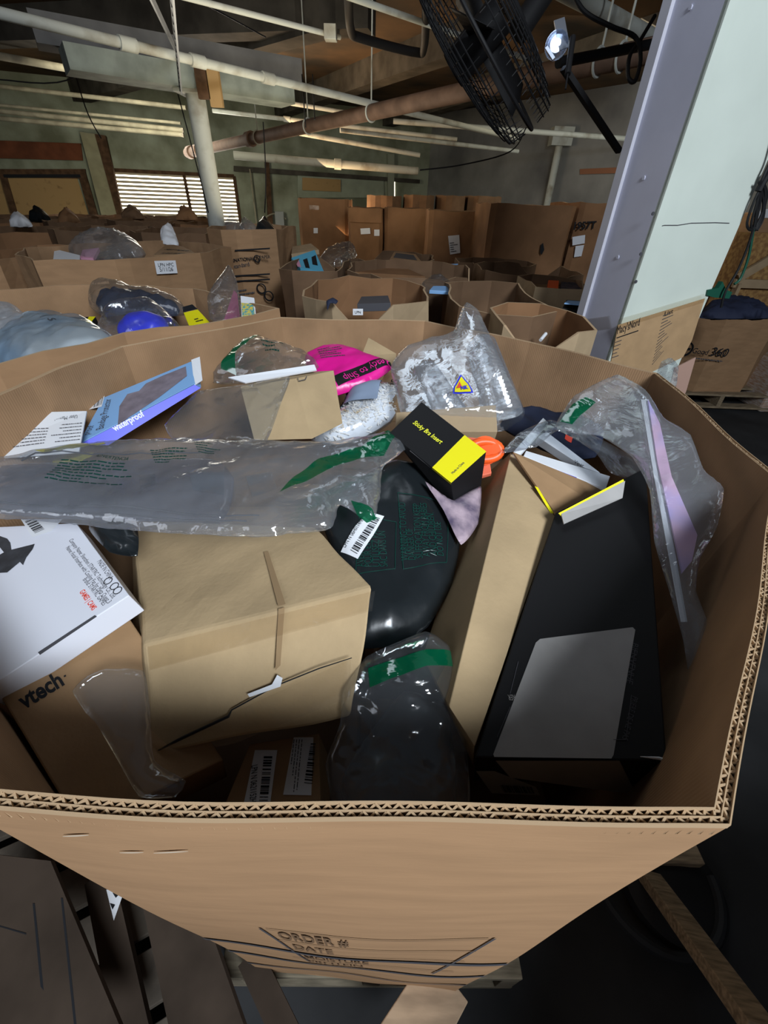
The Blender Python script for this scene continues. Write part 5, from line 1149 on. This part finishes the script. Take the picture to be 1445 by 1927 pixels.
# ---------------------------------------------------------------- floor level, below the camera
def F3(px, py, z=0.0): return at_z(px, py, z)
a = F3(1222, 1650, .06); b = F3(1440, 1950, .35)
mb = MB(); mb.bar(a, b, .05, .028); tag(mb.build('timber_plank', WOOD, bevel=.002), 'weathered timber plank slanting up from the floor at the lower right', 'plank')
c = F3(1262, 1672, .02); base = thing('round_stand_base', 'round black metal stand base on the floor at the lower right', 'stand base')
mb = MB(); mb.tube([c, c+Vector((0, 0, .02)), c+Vector((0, 0, .045))], [.125, .12, .04], 48); mb.build('disc', BLACKM, base, smooth=True)
mb = MB(); mb.tube([c+Vector((math.cos(t_)*.15-.05, math.sin(t_)*.15+.02, .03)) for t_ in [math.pi+i*math.pi/20 for i in range(21)]], .012, 8); mb.build('hose_ring', mat('dark_hose', (.02, .022, .025), .6, .2), base, smooth=True)
mb = MB(); mb.box(c+Vector((.0, .06, .05)), (.16, .05, .03)); tag(mb.build('wood_scrap', WOOD, bevel=.003), 'small scrap of wood resting on the round black base', 'wood scrap')
mb = MB(); a = F3(760, 1990, .19); b = F3(850, 1840, .16); mb.bar(F3(740, 2010, .22), F3(840, 1840, .148), .10, .02); tag(mb.build('pale_board', mat('pale_wood', (.50, .36, .24), .7, noise=.35, nscale=10, stretch=(1, 5, 1)), bevel=.002), 'pale board sticking out below the front of the foreground bin', 'plank')
pallet('grey wooden pallet on the floor left of the foreground bin', -.86, .10, 1.0, .9, .13, .5, bw=.09, nb=8, m=mat('shaded_wood', (.11, .09, .07), .9, noise=.5, nscale=14))  # darkened wood, floor-level shade put into the colour
def slab(name, label, cat, pts, th, m):
    P = [at_z(*p) for p in pts]; n = (P[1]-P[0]).cross(P[2]-P[0]).normalized(); n = -n if n.z < 0 else n; k = len(P)
    V = P+[p-n*th for p in P]; o = mesh(name, V, [tuple(range(k)), tuple(range(2*k-1, k-1, -1))]+[(i, i+k, (i+1) % k+k, (i+1) % k) for i in range(k)], m); tag(o, label, cat); return o, (P[0], n)
o, ff = slab('cardboard_sheet', 'dark flattened cardboard sheet with printed lines at the lower left', 'cardboard', [(-80, 1600, .45), (95, 1620, .45), (250, 1990, .40), (-80, 1990, .40)], .012, mat('shaded_old_card', (0.055, 0.04, 0.03), .9, .1, noise=.4, nscale=8))  # near-black tone carries the shade painted onto these low pieces
for q in ([(62, 1700), (66, 1700), (90, 1930), (84, 1930)], [(115, 1690), (119, 1690), (145, 1930), (140, 1930)], [(-20, 1735), (50, 1756), (50, 1759), (-20, 1738)]): decal(ff, q, INK, o, 'printed_line', off=.001)
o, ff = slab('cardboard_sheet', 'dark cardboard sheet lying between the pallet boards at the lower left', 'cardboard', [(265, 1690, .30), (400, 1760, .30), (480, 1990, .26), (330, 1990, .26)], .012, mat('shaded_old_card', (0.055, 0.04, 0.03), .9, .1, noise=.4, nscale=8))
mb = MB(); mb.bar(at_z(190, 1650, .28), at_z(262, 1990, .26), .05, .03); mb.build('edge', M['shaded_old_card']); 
tag(bpy.data.objects['edge'], 'dark timber edge between the two cardboard sheets', 'plank'); bpy.data.objects['edge'].name = 'timber_edge'
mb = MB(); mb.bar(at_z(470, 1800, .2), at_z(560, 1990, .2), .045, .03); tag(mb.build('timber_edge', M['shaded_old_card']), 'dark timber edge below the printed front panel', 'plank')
o, ff = slab('paper_scrap', 'small white paper with black shapes caught between the pallet boards', 'paper', [(200, 1674, .3), (233, 1678, .3), (214, 1732, .3)], .001, WHITE)
decal(ff, [(212, 1680), (226, 1682), (218, 1690)], INK, o, 'printed_shape', off=.001); decal(ff, [(207, 1700), (217, 1703), (212, 1712)], INK, o, 'printed_shape', off=.001)
bag('clear_bag', 'scrap of shiny film caught between the pallet boards', 'bag', [(265, 1870, .95), (298, 1860, .95), (280, 1800, 1.0)], [(262, 1870), (270, 1830), (292, 1815), (300, 1850), (275, 1880)], m=CLEAR, thick=.01, crumple=.2, seed=181)
